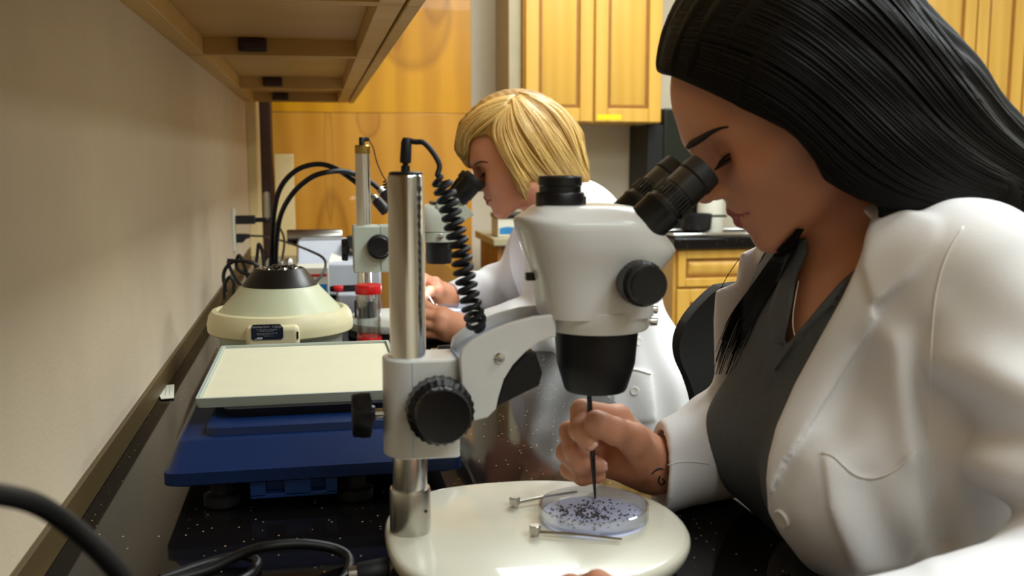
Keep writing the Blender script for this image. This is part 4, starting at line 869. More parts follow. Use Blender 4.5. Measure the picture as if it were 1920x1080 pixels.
class Head:                                    # local axes: forward, left, up from the middle between the ears
    def __init__(s, o, pitch, yaw):
        p, y = math.radians(pitch), math.radians(yaw)
        f = np.array([-math.cos(p), 0, -math.sin(p)]); u = np.array([-math.sin(p), 0, math.cos(p)]); l = np.cross(u, f)
        Rz = np.array([[math.cos(y), -math.sin(y), 0], [math.sin(y), math.cos(y), 0], [0, 0, 1]]); s.o = np.array(o, float); s.B = np.stack([Rz @ f, Rz @ l, Rz @ u])
    def w(s, f, l, u): return s.o+np.array([f, l, u]) @ s.B
    def loc(s, P): return (P-s.o.astype(f4)) @ s.B.T.astype(f4)
    def sdf(s, P):
        L = s.loc(P); S = L.copy(); S[:, 1] = np.abs(S[:, 1])
        d = ell(L, (-.006, 0, .060), (.097, .074, .079))
        d = smin(d, ell(L, (.036, 0, .034), (.058, .060, .076)), .03)
        d = smin(d, ell(L, (.040, 0, -.018), (.050, .049, .052)), .03)
        d = smin(d, cap(S, A(.006, .046, -.036), A(.072, .013, -.071), .017, .0135), .03)
        d = smin(d, ell(L, (.0815, 0, -.0715), (.0135, .0145, .0125)), .018)
        d = smin(d, ell(L, (.070, 0, -.036), (.0275, .028, .026)), .018)
        d = smin(d, cap(S, A(.0895, .007, .043), A(.070, .045, .040), .0085, .008), .016)
        d = smin(d, cap(S, A(.066, .036, .000), A(.022, .060, .008), .0145, .012), .025)
        d = smax(d, -ell(S, (.098, .030, .022), (.019, .016, .0125)), .016)
        d = smin(d, cap(L, A(.0875, 0, .032), A(.1085, 0, -.002), .0065, .0085), .012)
        d = smin(d, ell(L, (.1095, 0, -.0045), (.0095, .0092, .0082)), .008)
        d = smin(d, ell(S, (.0985, .0105, -.0085), (.0095, .0072, .0072)), .007)
        d = smax(d, -ell(S, (.103, .0055, -.0145), (.005, .0032, .003)), .003)
        d = smin(d, ell(S, (.0745, .0305, .0225), (.0125, .0135, .0115)), .005)
        d = smax(d, -cap(S, A(.0885, .019, .0175), A(.079, .043, .0195), .0011), .003)
        d = smin(d, cap(S, A(.0985, 0, -.0305), A(.085, .0215, -.0365), .0052, .0022), .005)
        d = smin(d, cap(S, A(.0965, 0, -.0432), A(.085, .0205, -.0385), .0060, .0024), .005)
        d = smax(d, -cap(S, A(.1045, 0, -.0368), A(.0875, .0235, -.0372), .0013), .003)
        d = smax(d, -cap(S, A(.1075, 0, -.019), A(.1050, 0, -.027), .0022), .004)
        return d
    def lip(s, P):
        L = s.loc(P); L[:, 1] = np.abs(L[:, 1])
        return np.minimum(cap(L, A(.0990, 0, -.0310), A(.0855, .0215, -.0366), .0052, .0022), cap(L, A(.0970, 0, -.0432), A(.0855, .0205, -.0385), .0060, .0024)) < .0012
    def lashes(s, b, side=1):
        c = np.array([.0745, .0305*side, .0215]); up = []
        for a in np.linspace(-.35, 1.2, 12): up.append(s.w(c[0]+.0134*math.cos(a)*.96, c[1]+side*.0140*math.sin(a), c[2]-.0045+.0025*math.sin(a)))
        b.tube(up, [.0006]+[.0013]*10+[.0007], 6)
        for a in np.linspace(-.25, 1.15, 16):
            q = s.w(c[0]+.0134*math.cos(a), c[1]+side*.0142*math.sin(a), c[2]-.0045); e = s.w(c[0]+.0215*math.cos(a), c[1]+side*.0225*math.sin(a), c[2]-.0085)
            b.tube([q, (q+e)/2+np.array([0, 0, -.0008]), e], [.0006, .0005, .0002], 4)

def finger_sd(P, pts): return chain(P, pts, .004)
def hand_sd(P, wrist, elbow, mcps, fingers, thumb, palm_r=.0125):
    w0 = np.asarray(wrist, float); el = np.asarray(elbow, float)
    d = cap(P, el, w0, .040, .0255)
    for m, r in zip(mcps, (.0125, .0120, .0115, .0105)):
        m = np.asarray(m, float); d = smin(d, cap(P, w0+(m-w0)*.12, m, .0185, r), .016)
    for a, b_ in zip(mcps[:-1], mcps[1:]): d = smin(d, cap(P, a, b_, .0112, .0108), .010)
    m = (np.asarray(mcps[0])+np.asarray(mcps[3]))/2; d = smin(d, ell(P, w0*.5+m*.5, (.026, .017, .026)), .018)
    th = chain(P, thumb, .008); d = smin(d, th, .014)
    for f in fingers: d = smin(d, finger_sd(P, f), .0045)
    return d
def nail_mesh(b, tip, prev, out, r=.0065):
    tip = np.array(tip); d = tip-np.array(prev); d /= np.linalg.norm(d); o = np.array(out, float); o -= d*(o @ d); o /= np.linalg.norm(o); s = np.cross(d, o)
    rings = []
    for t in np.linspace(-1, 1, 7):
        wv = r*math.sqrt(max(.05, 1-.75*t*t if t > 0 else 1-.5*t*t)); rings.append([tip+d*(t*.0062)+s*(wv*math.cos(a))+o*(-.0018+wv*.55*max(0, math.sin(a))) for a in np.linspace(0, 2*PI, 13)[:-1]])
    b.loft(rings)
def strands(name, guides, n, r, fn, parent, m, d0, d1, lift=(0, .004), jit=.5, seg=18, wav=.6, lock=14, sides=4):
    G = [cr(g, 8) for g in guides]; K = len(G)
    R_ = []
    for g in G:
        s = np.linspace(0, len(g)-1, seg); R_.append(np.stack([np.interp(s, np.arange(len(g)), g[:, k]) for k in range(2)], 1))
    R_ = np.array(R_); b = MB(); cl = RNG.uniform(0, K-1, max(8, int(n/lock))); ci = RNG.integers(0, len(cl), n); dv_ = RNG.normal(size=n); us = np.clip(cl[ci]+dv_*.06, 0, K-1.001); cph = RNG.uniform(0, 2*PI, len(cl)); cfr = RNG.uniform(1.5, 4, len(cl)); allp = []
    for kk, u in enumerate(us):
        i = min(int(u), K-2); t = u-i; i0, i3 = max(i-1, 0), min(i+2, K-1); a, p, c, e = R_[i0], R_[i], R_[i+1], R_[i3]
        q = .5*(2*p+(c-a)*t+(2*a-5*p+4*c-e)*t*t+(3*p-a-3*c+e)*t**3)
        ss = np.linspace(0, 1, seg); off = RNG.normal()*2*jit+wav*6*np.sin(cph[ci[kk]]+ss*cfr[ci[kk]]); dq = np.gradient(q, axis=0); nn = np.stack([-dq[:, 1], dq[:, 0]], 1); nn /= np.linalg.norm(nn, axis=1)[:, None]+1e-9
        allp.append(q+nn*(off*np.minimum(1, ss*4+.15))[:, None])
    Q = np.array(allp); H, hit, D = march(fn, Q[:, :, 0].ravel(), Q[:, :, 1].ravel(), d0, d1); H = H.reshape(n, seg, 3); hit = hit.reshape(n, seg); D = D.reshape(n, seg, 3)
    for k in range(n):
        ok = hit[k]
        if ok.sum() < 5: continue
        i = np.argmax(ok); j = i
        while j+1 < seg and ok[j+1]: j += 1
        if j-i < 4: continue
        L = lift[0]+(lift[1]-lift[0])*math.exp(-dv_[k]**2)*RNG.uniform(.6, 1); P = H[k, i:j+1]-D[k, i:j+1]*(L*np.sin(np.linspace(.15, PI*.9, j-i+1)))[:, None]
        for _ in range(2): P[1:-1] = .25*P[:-2]+.5*P[1:-1]+.25*P[2:]
        rr = r*RNG.uniform(.6, 1.3)*np.interp(np.linspace(0, 1, j-i+1), [0, .12, .8, 1], [.5, 1, .9, .25]); b.tube(P, rr, sides)
    return b.build(name, m, parent, smooth=180)
def fold(P, pts, r, k=.02):                    # a soft ridge of cloth
    return chain(P, [(p, r) for p in pts], k)
def stool(label, x, y, h):
    t = thing('lab_stool', label, 'stool', (x, y, 0))
    b = MB(); b.loft([sup(x, y, .18-k, .18-k, h+z, 2.2, 40) for k, z in ((.02, -.06), (0, -.045), (0, -.015), (.02, 0))]); b.build('seat', M['mesh'], t, smooth=60)
    b = MB(); b.cyl((x, y, .05), (x, y, h-.06), .025, n=20); b.build('column', M['chrome'], t)
    for k in range(5):
        a = 2*PI*k/5; b = MB(); b.tube([(x, y, .1), (x+.24*math.cos(a), y+.24*math.sin(a), .0201)], [.024, .018], 10); b.build('leg', M['black'], t)
def legs_sd(P, hipx, y, seat, dirx=-1):
    d = None
    for s in (-1, 1):
        a = (hipx, y+s*.09, seat+.085); k = (hipx-.40, y+s*.11, seat+.03); an = (hipx-.34, y+s*.11, .10)
        e = smin(cap(P, a, k, .085, .06), cap(P, k, an, .058, .045), .03); d = e if d is None else smin(d, e, .02)
    return d
def shoes(parent, hipx, y):
    for s in (-1, 1):
        b = MB(); x = hipx-.40; b.loft([sup(x, y+s*.11, .125-k, .045-k*.6, z, 2.4, 32) for k, z in ((.006, .0), (0, .004), (0, .03), (.03, .06), (.055, .085))]); b.build('shoe', M['shoe'], parent, smooth=60)

# ------------------------------------------------------------------ near woman
yc = .866
pog = Y(1419, 461, yc)
ph_, yw_ = 33, -12
h0_ = Head((0, 0, 0), ph_, yw_); H1 = Head(pog-np.array([.095, 0, -.0715]) @ h0_.B, ph_, yw_)
nb = Y(1590, 470, .89)                          # base of the neck
neck_top = H1.w(-.012, 0, -.02)
SHn, SHf = Y(1800, 505, .735), np.array([.56, 1.04, 1.11])
bn, bf = np.array([.482, .808, .928]), np.array([.480, .945, .930])
def torso1(P, o=0.0):
    d = ell(P, (.545, .885, .985), (.105, .155, .20))
    d = smin(d, cap(P, SHn+np.array([.005, .03, -.02]), SHf, .056), .07)
    d = smin(d, cap(P, A(.50, .84, 1.06), A(.50, .93, 1.06), .062), .06)
    d = smin(d, ell(P, (.560, .875, 1.03), (.078, .13, .13)), .06)
    d = smin(d, ell(P, bn, (.088, .078, .080)), .05); d = smin(d, ell(P, bf, (.088, .074, .080)), .05)
    d = smin(d, ell(P, (.60, .885, .80), (.125, .155, .17)), .07)
    return d-o
def neck1(P): return smin(cap(P, neck_top, nb, .050, .056), cap(P, nb, A(.545, .885, 1.06), .056, .075), .03)
def body1(P):
    d = H1.sdf(P); d = smin(d, neck1(P), .022); return smin(d, torso1(P, -.009), .035)
w1 = thing('person', 'black-haired woman in white lab coat leaning over the near microscope with tweezers', 'person', (.6, .885, 0))
Vh, Fh = surface(body1, H1.o-[.20, .22, .30], H1.o+[.28, .26, .16], .0022)
# hands
RW = Y(1232, 880, .965)
def PY(*a): return Y(*a)
r_mcp = [PY(1158, 783, .955), PY(1128, 800, .985), PY(1126, 838, .988), PY(1140, 872, .980)]
r_fing = [[(r_mcp[0], .0122), (PY(1091, 770, .935), .0112), (PY(1086, 806, .916), .0102), (PY(1104, 829, .908), .0090)],
          [(r_mcp[1], .0118), (PY(1069, 810, .950), .0108), (PY(1076, 846, .928), .0096), (PY(1102, 864, .920), .0086)],
          [(r_mcp[2], .0112), (PY(1062, 848, .948), .0102), (PY(1086, 874, .926), .0092), (PY(1121, 872, .917), .0084)],
          [(r_mcp[3], .0102), (PY(1068, 880, .950), .0092), (PY(1092, 894, .932), .0084), (PY(1122, 892, .924), .0076)]]
r_th = [(PY(1214, 864, .945), .0180), (PY(1188, 824, .924), .0155), (PY(1152, 808, .903), .0122), (PY(1124, 795, .902), .0110), (PY(1116, 789, .903), .0098)]
relb = np.array([.57, 1.045, .925])
rfore = RW+(relb-RW)*.5
rh = lambda P: hand_sd(P, RW, rfore, r_mcp, r_fing, r_th)
Vr, Fr = surface(rh, RW-[.12, .12, .08], RW+[.10, .12, .085], .0014)
LW = np.array([.275, .635, .885]); lelb = np.array([.56, .60, .895])
tip0 = Z(1000, 1122, .897)
def T(dx, dy, dz): return tip0+np.array([dx, dy, dz])
l_mcp = [T(.045, -.075, .022), T(.065, -.070, .018), T(.083, -.068, .012), T(.098, -.070, .006)]
l_fing = [[(l_mcp[0], .0105), (T(.018, -.040, .024), .0095), (T(.008, -.018, .012), .0088), (T(.0, -.003, .0), .008)],
          [(l_mcp[1], .0105), (T(.040, -.032, .022), .0095), (T(.028, -.012, .010), .0088), (T(.024, -.003, -.001), .008)],
          [(l_mcp[2], .0100), (T(.065, -.034, .016), .0092), (T(.056, -.016, .005), .0084), (T(.050, -.010, -.003), .0078)],
          [(l_mcp[3], .0095), (T(.086, -.042, .008), .0085), (T(.080, -.028, .0), .0078), (T(.076, -.022, -.004), .0072)]]
l_th = [(LW+[-.01, .02, .005], .016), (T(.02, -.085, .004), .0135), (T(-.008, -.055, .001), .0105), (T(-.02, -.030, -.001), .009)]
LW = (l_mcp[1]+l_mcp[2])/2+np.array([.03, -.075, -.004]); l_th[0] = (LW+np.array([-.02, .02, .0]), .016)
lh = lambda P: hand_sd(P, LW, LW+(lelb-LW)*.4, l_mcp, l_fing, l_th)
Vl, Fl = surface(lh, LW-[.14, .12, .07], LW+[.14, .20, .08], .0018)
V, F = merge([(relax(Vh, Fh, 2), Fh), (relax(Vr, Fr, 2, .4), Fr), (relax(Vl, Fl, 2, .4), Fl)])
cen = V[F].mean(1).astype(f4); mi = np.zeros(len(F), int); nh = len(Fh); mi[:nh] = H1.lip(cen[:nh])
body = link_mesh('body', V, F, [M['skin1'], M['lips']], w1, smooth=180, mi=mi)
b = MB(); nail_mesh(b, r_fing[0][3][0]+np.array([.001, -.0055, .001]), r_fing[0][2][0], (-.05, -1, .25), .0068); b.build('fingernail', M['nail'], body)
b = MB(); nail_mesh(b, r_fing[2][3][0]+np.array([.002, -.0045, 0]), r_fing[2][2][0], (.35, -1, .1)); b.build('fingernail', M['nail'], body)
# brows and lashes
def browmesh(head, fn, pts, rad, m, name='eyebrow'):
    q = cr(pts, 8); P, hit, D = march(fn, q[:, 0], q[:, 1], .5, 3.2); b = MB(); n = len(P); r = np.interp(np.linspace(0, 1, n), np.linspace(0, 1, len(rad)), rad)
    b.tube(P[hit]-D[hit]*.0002, r[hit], 8); return b.build(name, m, w1 if head is H1 else w2, smooth=180)
browmesh(H1, body1, [(1290, 276), (1299, 269), (1314, 260), (1332, 249), (1350, 241), (1366, 238)], [.0022, .0036, .0032, .0022, .0014, .0008], M['brow'])
for s in (1, -1):
    b = MB(); H1.lashes(b, s); b.build('eyelashes', M['brow'], w1, smooth=180)
# necklace
q = cr([(1497, 528), (1491, 560), (1487, 590), (1487, 615), (1492, 640)], 14); P, hit, D = march(lambda P: body1(P), q[:, 0], q[:, 1], .5, 2); b = MB()
for p in (P-D*.0012)[hit]: b.ball(p, .0011, 4)
b.build('necklace', M['steel'], w1)
# tattoo on the wrist
b = MB()
for l in ([(1222, 889), (1229, 882), (1236, 879), (1243, 880)], [(1238, 893), (1235, 902), (1240, 909), (1246, 904), (1242, 898)]):
    q = cr(l, 6); P, hit, D = march(rh, q[:, 0], q[:, 1], .5, 2)
    if hit.sum() > 3: b.tube(P[hit], .0009, 5)
if b.v: b.build('tattoo', M['tattoo'], body)
# polo shirt
VN = [(1500, 430), (1650, 420), (1632, 480), (1590, 514), (1540, 568), (1474, 648), (1468, 640), (1478, 590), (1494, 500)]
COLr = [(1582, 520), (1596, 520), (1560, 575), (1500, 632), (1452, 700), (1447, 690), (1472, 650), (1540, 568)]
COLl = [(1512, 440), (1518, 470), (1494, 520), (1482, 590), (1470, 645), (1448, 640), (1440, 590), (1462, 520), (1490, 455)]
EDGE = [(1560, 380), (1622, 400), (1636, 415), (1606, 500), (1578, 560), (1538, 632), (1490, 720), (1455, 800), (1440, 860), (1437, 905), (1440, 960), (1462, 1000), (1500, 1050), (1560, 1110), (1700, 1300), (600, 1300), (600, 300), (1500, 300)]
def shirt1(P):
    d = torso1(P, 0); d = smin(d, cap(P, nb, A(.545, .885, 1.06), .058, .08), .03); d = d+np.where(P[:, 1] < .9, np.clip(outline(P, EDGE)-.008, 0, .014), 0)
    d = np.maximum(d, -(torso1(P, -.006)))
    d = smax(d, -outline(P, VN), .003)
    c = smax(np.abs(smin(torso1(P, .002), neck1(P)-.008, .03))-.0032, np.minimum(outline(P, COLr), outline(P, COLl)), .003); c = np.maximum(c, P[:, 1]-1.05)
    pl_ = np.abs(torso1(P, 0))-.0018; pl_ = np.maximum(pl_, outline(P, [(1448, 648), (1470, 652), (1440, 730), (1424, 724)])); pl_ = np.maximum(pl_, P[:, 1]-.95)
    d = np.minimum(np.minimum(d, c), pl_); return np.maximum(d, .72-P[:, 2])
Vs, Fs = surface(shirt1, (.28, .70, .70), (.72, 1.12, 1.25), .0032); link_mesh('polo_shirt', relax(Vs, Fs, 2), Fs, M['polo'], w1, smooth=180)
# lab coat
LAP = [(1627, 440), (1630, 480), (1638, 550), (1641, 600), (1600, 668), (1560, 735), (1510, 812), (1470, 868), (1442, 930), (1436, 905), (1440, 860), (1455, 800), (1490, 720), (1538, 632), (1578, 560), (1606, 500)]
COLC = [(1636, 405), (1652, 385), (1700, 392), (1738, 420), (1735, 445), (1697, 518), (1662, 552), (1634, 572), (1612, 500), (1622, 440)]
POCK = [(1540, 848), (1560, 852), (1582, 872), (1600, 888), (1625, 896), (1650, 893), (1680, 878), (1716, 846), (1720, 860), (1738, 1000), (1700, 1060), (1600, 1080), (1555, 960)]
FARL = [(1388, 476), (1420, 462), (1500, 445), (1500, 480), (1455, 570), (1400, 690), (1352, 800), (1330, 850), (1322, 890), (1310, 860), (1316, 800), (1340, 700), (1338, 600), (1342, 545), (1380, 530)]
sl_n = [(SHn+np.array([.01, .0, -.005]), .064), (np.array([.575, .665, 1.0]), .060), (lelb+[.02, 0, .0], .056), (lelb, .054), (LW+(lelb-LW)*.22, .040)]
cuffc = RW-(relb-RW)*.10
sl_f = [(SHf, .062), (np.array([.60, 1.07, 1.0]), .058), (relb, .056), (RW+(relb-RW)*.45, .051), (cuffc, .0435)]
FOLDS = [([(1668, 655), (1695, 740), (1722, 845)], .018, .012), ([(1628, 665), (1600, 725), (1566, 800)], .018, -.011), ([(1545, 870), (1565, 960), (1610, 1060)], .020, .010),
         ([(1620, 920), (1650, 990), (1690, 1060)], .018, -.009), ([(1745, 620), (1738, 760), (1748, 900), (1765, 1010)], .012, -.010), ([(1500, 860), (1490, 950), (1530, 1040)], .014, .004)]
SFOLDS = [([(1765, 760), (1840, 800), (1930, 832)], .020, -.015), ([(1758, 690), (1840, 700), (1930, 740)], .022, .010), ([(1750, 900), (1840, 872), (1940, 880)], .018, .008),
          ([(1756, 1005), (1850, 962), (1940, 942)], .014, -.010), ([(1760, 1048), (1850, 1018), (1940, 1008)], .014, .007), ([(1800, 560), (1850, 600), (1930, 640)], .022, -.005)]
def coat1(P):
    o = torso1(P, .010)
    o = smin(o, cap(P, nb+[.02, 0, 0], A(.565, .885, 1.07), .066, .085), .03)
    # broad soft folds of the near front
    near = np.clip((.86-P[:, 1])*25, 0, 1)
    o = o-near*relief(P, FOLDS)
    sh = np.maximum(o, -(o+.009))
    cut = np.maximum(outline(P, EDGE), P[:, 1]-.93)
    sh = smax(sh, -cut, .004)
    sh = np.maximum(sh, np.where(P[:, 1] > .90, .46-P[:, 0], -1))
    # lapel, collar and pocket lie on the front
    lap = smax(np.abs(o-.0035)-.0045, outline(P, LAP), .003); col = smax(np.abs(o-.006)-.006, outline(P, COLC), .004); pk = smax(np.abs(o-.0005)-.0032, outline(P, POCK), .002)
    e = np.minimum(np.minimum(lap, col), pk); e = np.maximum(e, P[:, 1]-.885)
    d = smin(sh, e, .002)
    # far lapel, leaning out
    fl = np.maximum(outline(P, FARL), np.abs(P[:, 1]-(1.0-.12*(P[:, 0]-.40)))-.006); d = smin(d, fl, .004)
    # sleeves with creases
    s1 = chain(P, sl_n, .04)
    s1 = s1-relief(P, SFOLDS)
    lw_ = np.asarray(LW+(lelb-LW)*.22, f4); ax = (lelb-LW)/np.linalg.norm(lelb-LW)
    s1 = smax(s1, -((P-lw_) @ ax.astype(f4))-.0, .006); s1 = np.maximum(s1, -cap(P, lw_-ax.astype(f4)*.03, lw_+ax.astype(f4)*.03, .034))
    s2 = chain(P, sl_f, .04)-.003*np.sin(P[:, 0]*110+P[:, 2]*60)*np.clip((P[:, 0]-.36)*9, 0, 1)
    cf = np.asarray(cuffc, f4); a2 = ((relb-RW)/np.linalg.norm(relb-RW)).astype(f4)
    nn = a2+A(0, -.46, -.20); nn /= np.linalg.norm(nn); t2 = (P-np.asarray(RW+(relb-RW)*.02, f4)) @ nn
    s2 = np.where(t2 < .055, s2-.0018, s2); s2 = smax(s2, -t2-.002, .004); s2 = np.maximum(s2, -cap(P, cf-a2*.03, cf+a2*.10, .0375))
    # seam at the armhole
    d = smin(smin(d, s1, .018), s2, .02)
    return np.maximum(d, .60-P[:, 2])
Vc, Fc = surface(coat1, (.28, .50, .58), (.78, 1.24, 1.27), .0027)
ct = link_mesh('lab_coat', relax(Vc, Fc, 3, .5), Fc, M['coat'], w1, smooth=180)
def on_coat(pts, r, name, m, lift=.0004, n=10):
    q = cr(pts, n); P, hit, D = march(coat1, q[:, 0], q[:, 1], .35, 2.0); b = MB()
    if hit.sum() > 3: b.tube((P-D*lift)[hit], r, 6); b.build(name, m, ct, smooth=180)
on_coat([(1806, 425), (1775, 480), (1755, 550), (1747, 640), (1743, 760), (1746, 860), (1752, 960)], .0008, 'armhole_seam', M['stitch'], 0)
on_coat([(1541, 848), (1562, 855), (1582, 873), (1602, 889), (1628, 896), (1652, 893), (1682, 878), (1716, 847)], .0011, 'pocket_hem', M['stitch'], 0)
on_coat([(1252, 872), (1275, 866), (1300, 866), (1330, 870)], .0006, 'cuff_seam', M['stitch'])
P, hit, D = march(coat1, [1466], [973], .35, 2); p = P[0]; b = MB(); b.lathe(p, normal(coat1, p), [(.0085, -.003), (.0088, .001), (.0078, .0022), (.006, .0018), (0, .0014)], 24); b.build('button', M['button'], ct)
# hair
def hairvol1(P):
    L = H1.loc(P); d = ell(L, (-.010, 0, .064), (.112, .090, .096))
    c = chain(P, [(Y(1480, 75, .862), .092), (Y(1665, 225, .85), .079), (Y(1830, 335, .845), .052), (Y(1960, 385, .84), .045), (np.array([.80, .84, 1.05]), .05), (np.array([.82, .86, .92]), .035)], .05)
    d = smin(d, c, .05)
    return smin(d, chain(P, [(Y(1470, 165, .815), .048), (Y(1590, 290, .805), .047), (Y(1700, 345, .80), .042), (Y(1820, 365, .80), .034)], .04), .03)
FACE1 = [(1236, 139), (1262, 143), (1300, 157), (1345, 178), (1392, 205), (1440, 226), (1490, 250), (1512, 270), (1528, 305), (1545, 338), (1578, 358), (1612, 375), (1648, 385), (1640, 470), (1450, 640), (1100, 640), (1100, 70), (1216, 122)]
def hair1(P):
    return smax(hairvol1(P)+.002*np.sin(P[:, 1]*260+P[:, 2]*90), -outline(P, FACE1), .004)
Vv, Fv = surface(hair1, H1.o-[.20, .16, .14], (.90, H1.o[1]+.16, H1.o[2]+.25), .0035)
Vv = relax(Vv, Fv, 2)
hr = link_mesh('hair', Vv, Fv, M['hair1b'], w1, smooth=180)
g1 = [[(1222, 128), (1262, 141), (1345, 176), (1435, 222), (1500, 262), (1545, 335), (1640, 383), (1760, 397), (1935, 401)],
      [(1221, 105), (1290, 116), (1400, 158), (1500, 220), (1590, 310), (1690, 370), (1800, 392), (1935, 394)],
      [(1228, 60), (1330, 68), (1450, 112), (1560, 195), (1660, 292), (1770, 360), (1935, 383)],
      [(1250, 8), (1380, 15), (1500, 65), (1620, 165), (1730, 270), (1830, 338), (1940, 368)],
      [(1300, -50), (1450, -40), (1570, 30), (1690, 140), (1800, 260), (1940, 345)],
      [(1380, -100), (1520, -80), (1640, 0), (1750, 130), (1840, 240), (1950, 320)],
      [(1450, -110), (1590, -90), (1680, 0), (1785, 130), (1870, 235), (1950, 305)],
      [(1500, -115), (1630, -75), (1715, 20), (1810, 140), (1885, 232), (1960, 300)],
      [(1520, -118), (1655, -70), (1735, 25), (1828, 142), (1900, 230), (1965, 292)]]
strands('hair_strands', g1, 1800, .0009, hair1, hr, M['hair1'], .55, 1.6, (.0, .0035), seg=24)
b = MB()
chest1 = lambda P: np.minimum(np.minimum(coat1(P), shirt1(P)), body1(P))
qs = []
for k in range(130):                            # locks falling in front of the far shoulder
    u = RNG.uniform(); v = RNG.normal()*.25; e = 1-RNG.uniform()*.4
    q = cr([(1500+8*v, 430), (1488-30*u+6*v, 470), (1455-40*u+8*v, 530), (1420-48*u+8*v, 590), (1392-46*u+10*v, 650+10*v), (1366-40*u+8*v, 715)], 5); qs.append(q[:max(8, int(len(q)*e))])
qa = np.vstack(qs); Pa, ha, Da = march(chest1, qa[:, 0], qa[:, 1], .8, 1.5, 40); i = 0
for q in qs:
    n = len(q); h = ha[i:i+n]; P = (Pa[i:i+n]-Da[i:i+n]*RNG.uniform(.001, .005))[h]; i += n
    if len(P) > 6: b.tube(P, np.linspace(.0009, .0003, len(P)), 4)
b.tube(cr([Y(1392, 478, 1.03), Y(1372, 505, 1.03), Y(1357, 530, 1.03), Y(1350, 548, 1.03)], 8), .0005, 4)
b.build('loose_strands', M['hair1'], hr, smooth=180)
# trousers, shoes, stool
tr_sd = lambda P: smin(legs_sd(P, .66, .885, .55), ell(P, (.66, .885, .68), (.14, .17, .12)), .04)
Vt, Ft = surface(tr_sd, (.18, .62, .03), (.84, 1.14, .82), .009); link_mesh('trousers', relax(Vt, Ft, 2), Ft, M['trouser'], w1, smooth=180); shoes(w1, .66, .885)
stool('black lab stool under the black-haired woman', .70, .885, .55)
# tweezers held over the near dish
t = thing('tweezers', 'thin dark tweezers held upright over the near petri dish', 'tweezers', tuple(Z(1116, 935, zd+.004)))
tp = Z(1116, 935, zd+.0035); up = Y(1105, 745, .924); dv = (up-tp)/np.linalg.norm(up-tp); top = tp+dv*.125
for s in (-1, 1):
    sd = np.array([.0013*s, 0, 0]); b = MB(); b.tube([tp+sd*.35, tp+dv*.02+sd*.8, tp+dv*.055+sd*1.15, tp+dv*.095+sd*.9, top+sd*.25], [.0005, .0010, .0014, .0014, .0014], 6); b.build('arm', M['darkpl'], t, smooth=60)

# ------------------------------------------------------------------ far woman
ph2, yw2 = 22, -9
h0_ = Head((0, 0, 0), ph2, yw2); eye = Y(911, 320, 2.07); H2 = Head(eye-np.array([.076, .0305, .0225]) @ h0_.B, ph2, yw2)
nb2 = Y(1040, 400, 2.11); nt2 = H2.w(-.012, 0, -.02)
S2n, S2f = Y(1040, 468, 1.98), Y(1015, 452, 2.28)
E2n, W2n = Y(1015, 624, 1.90), Y(882, 622, 1.94)
E2f, W2f = Y(958, 548, 2.33), Y(842, 560, 2.24)
def torso2(P, o=0.0):
    d = cap(P, S2n+[.02, .02, -.02], S2f+[.02, -.02, -.02], .058)
    d = smin(d, ell(P, (Y(1075, 480, 2.12)), (.12, .16, .16)), .07)
    d = smin(d, ell(P, (Y(1130, 620, 2.12)), (.125, .165, .19)), .08)
    d = smin(d, ell(P, (Y(1160, 760, 2.12)), (.14, .175, .17)), .08)
    return d-o
def neck2(P): return smin(cap(P, nt2, nb2, .049, .056), cap(P, nb2, Y(1070, 450, 2.12), .056, .075), .03)
def body2(P): return smin(smin(H2.sdf(P), neck2(P), .022), torso2(P, -.01), .03)
w2 = thing('person', 'blond woman in white lab coat looking into the far microscope', 'person', (.7, 2.12, 0))
Vh, Fh = surface(body2, H2.o-[.18, .18, .26], H2.o+[.22, .20, .16], .0026)
m2 = [PY(832, 588, 1.955), PY(825, 596, 1.94), PY(826, 613, 1.936), PY(835, 629, 1.942)]
f2 = [[(m2[0], .0110), (PY(799, 573, 1.962), .0100), (PY(785, 578, 1.995), .0090), (PY(788, 588, 2.02), .0082)],
      [(m2[1], .0110), (PY(790, 589, 1.95), .0100), (PY(778, 596, 1.985), .0090), (PY(788, 602, 2.01), .0082)],
      [(m2[2], .0105), (PY(790, 607, 1.948), .0095), (PY(780, 612, 1.98), .0088), (PY(790, 614, 2.0), .0080)],
      [(m2[3], .0098), (PY(802, 626, 1.95), .0088), (PY(793, 628, 1.97), .0080), (PY(802, 626, 1.985), .0074)]]
th2 = [(W2n+[-.015, .015, .012], .0165), (PY(846, 600, 1.985), .0135), (PY(818, 586, 2.02), .0105), (PY(798, 582, 2.045), .0092)]
l2h = lambda P: hand_sd(P, W2n, W2n+(E2n-W2n)*.45, m2, f2, th2)
Va, Fa = surface(l2h, W2n-[.16, .10, .09], W2n+[.11, .14, .09], .0018)
m3 = [PY(816, 530, 2.215), PY(808, 538, 2.23), PY(808, 550, 2.235), PY(814, 562, 2.235)]
f3 = [[(m3[0], .0105), (PY(795, 520, 2.195), .0095), (PY(788, 538, 2.18), .0088), (PY(797, 552, 2.17), .0080)],
      [(m3[1], .0105), (PY(790, 530, 2.205), .0095), (PY(784, 548, 2.19), .0088), (PY(794, 560, 2.178), .0080)],
      [(m3[2], .0100), (PY(790, 545, 2.215), .0092), (PY(788, 560, 2.2), .0085), (PY(798, 566, 2.19), .0078)],
      [(m3[3], .0095), (PY(796, 560, 2.222), .0086), (PY(796, 570, 2.21), .0080), (PY(806, 572, 2.2), .0074)]]
th3 = [(W2f+[-.015, -.015, .01], .016), (PY(822, 545, 2.195), .013), (PY(806, 546, 2.17), .0105), (PY(797, 556, 2.158), .009)]
r2h = lambda P: hand_sd(P, W2f, W2f+(E2f-W2f)*.4, m3, f3, th3)
Vb, Fb = surface(r2h, W2f-[.14, .12, .08], W2f+[.10, .12, .09], .0020)
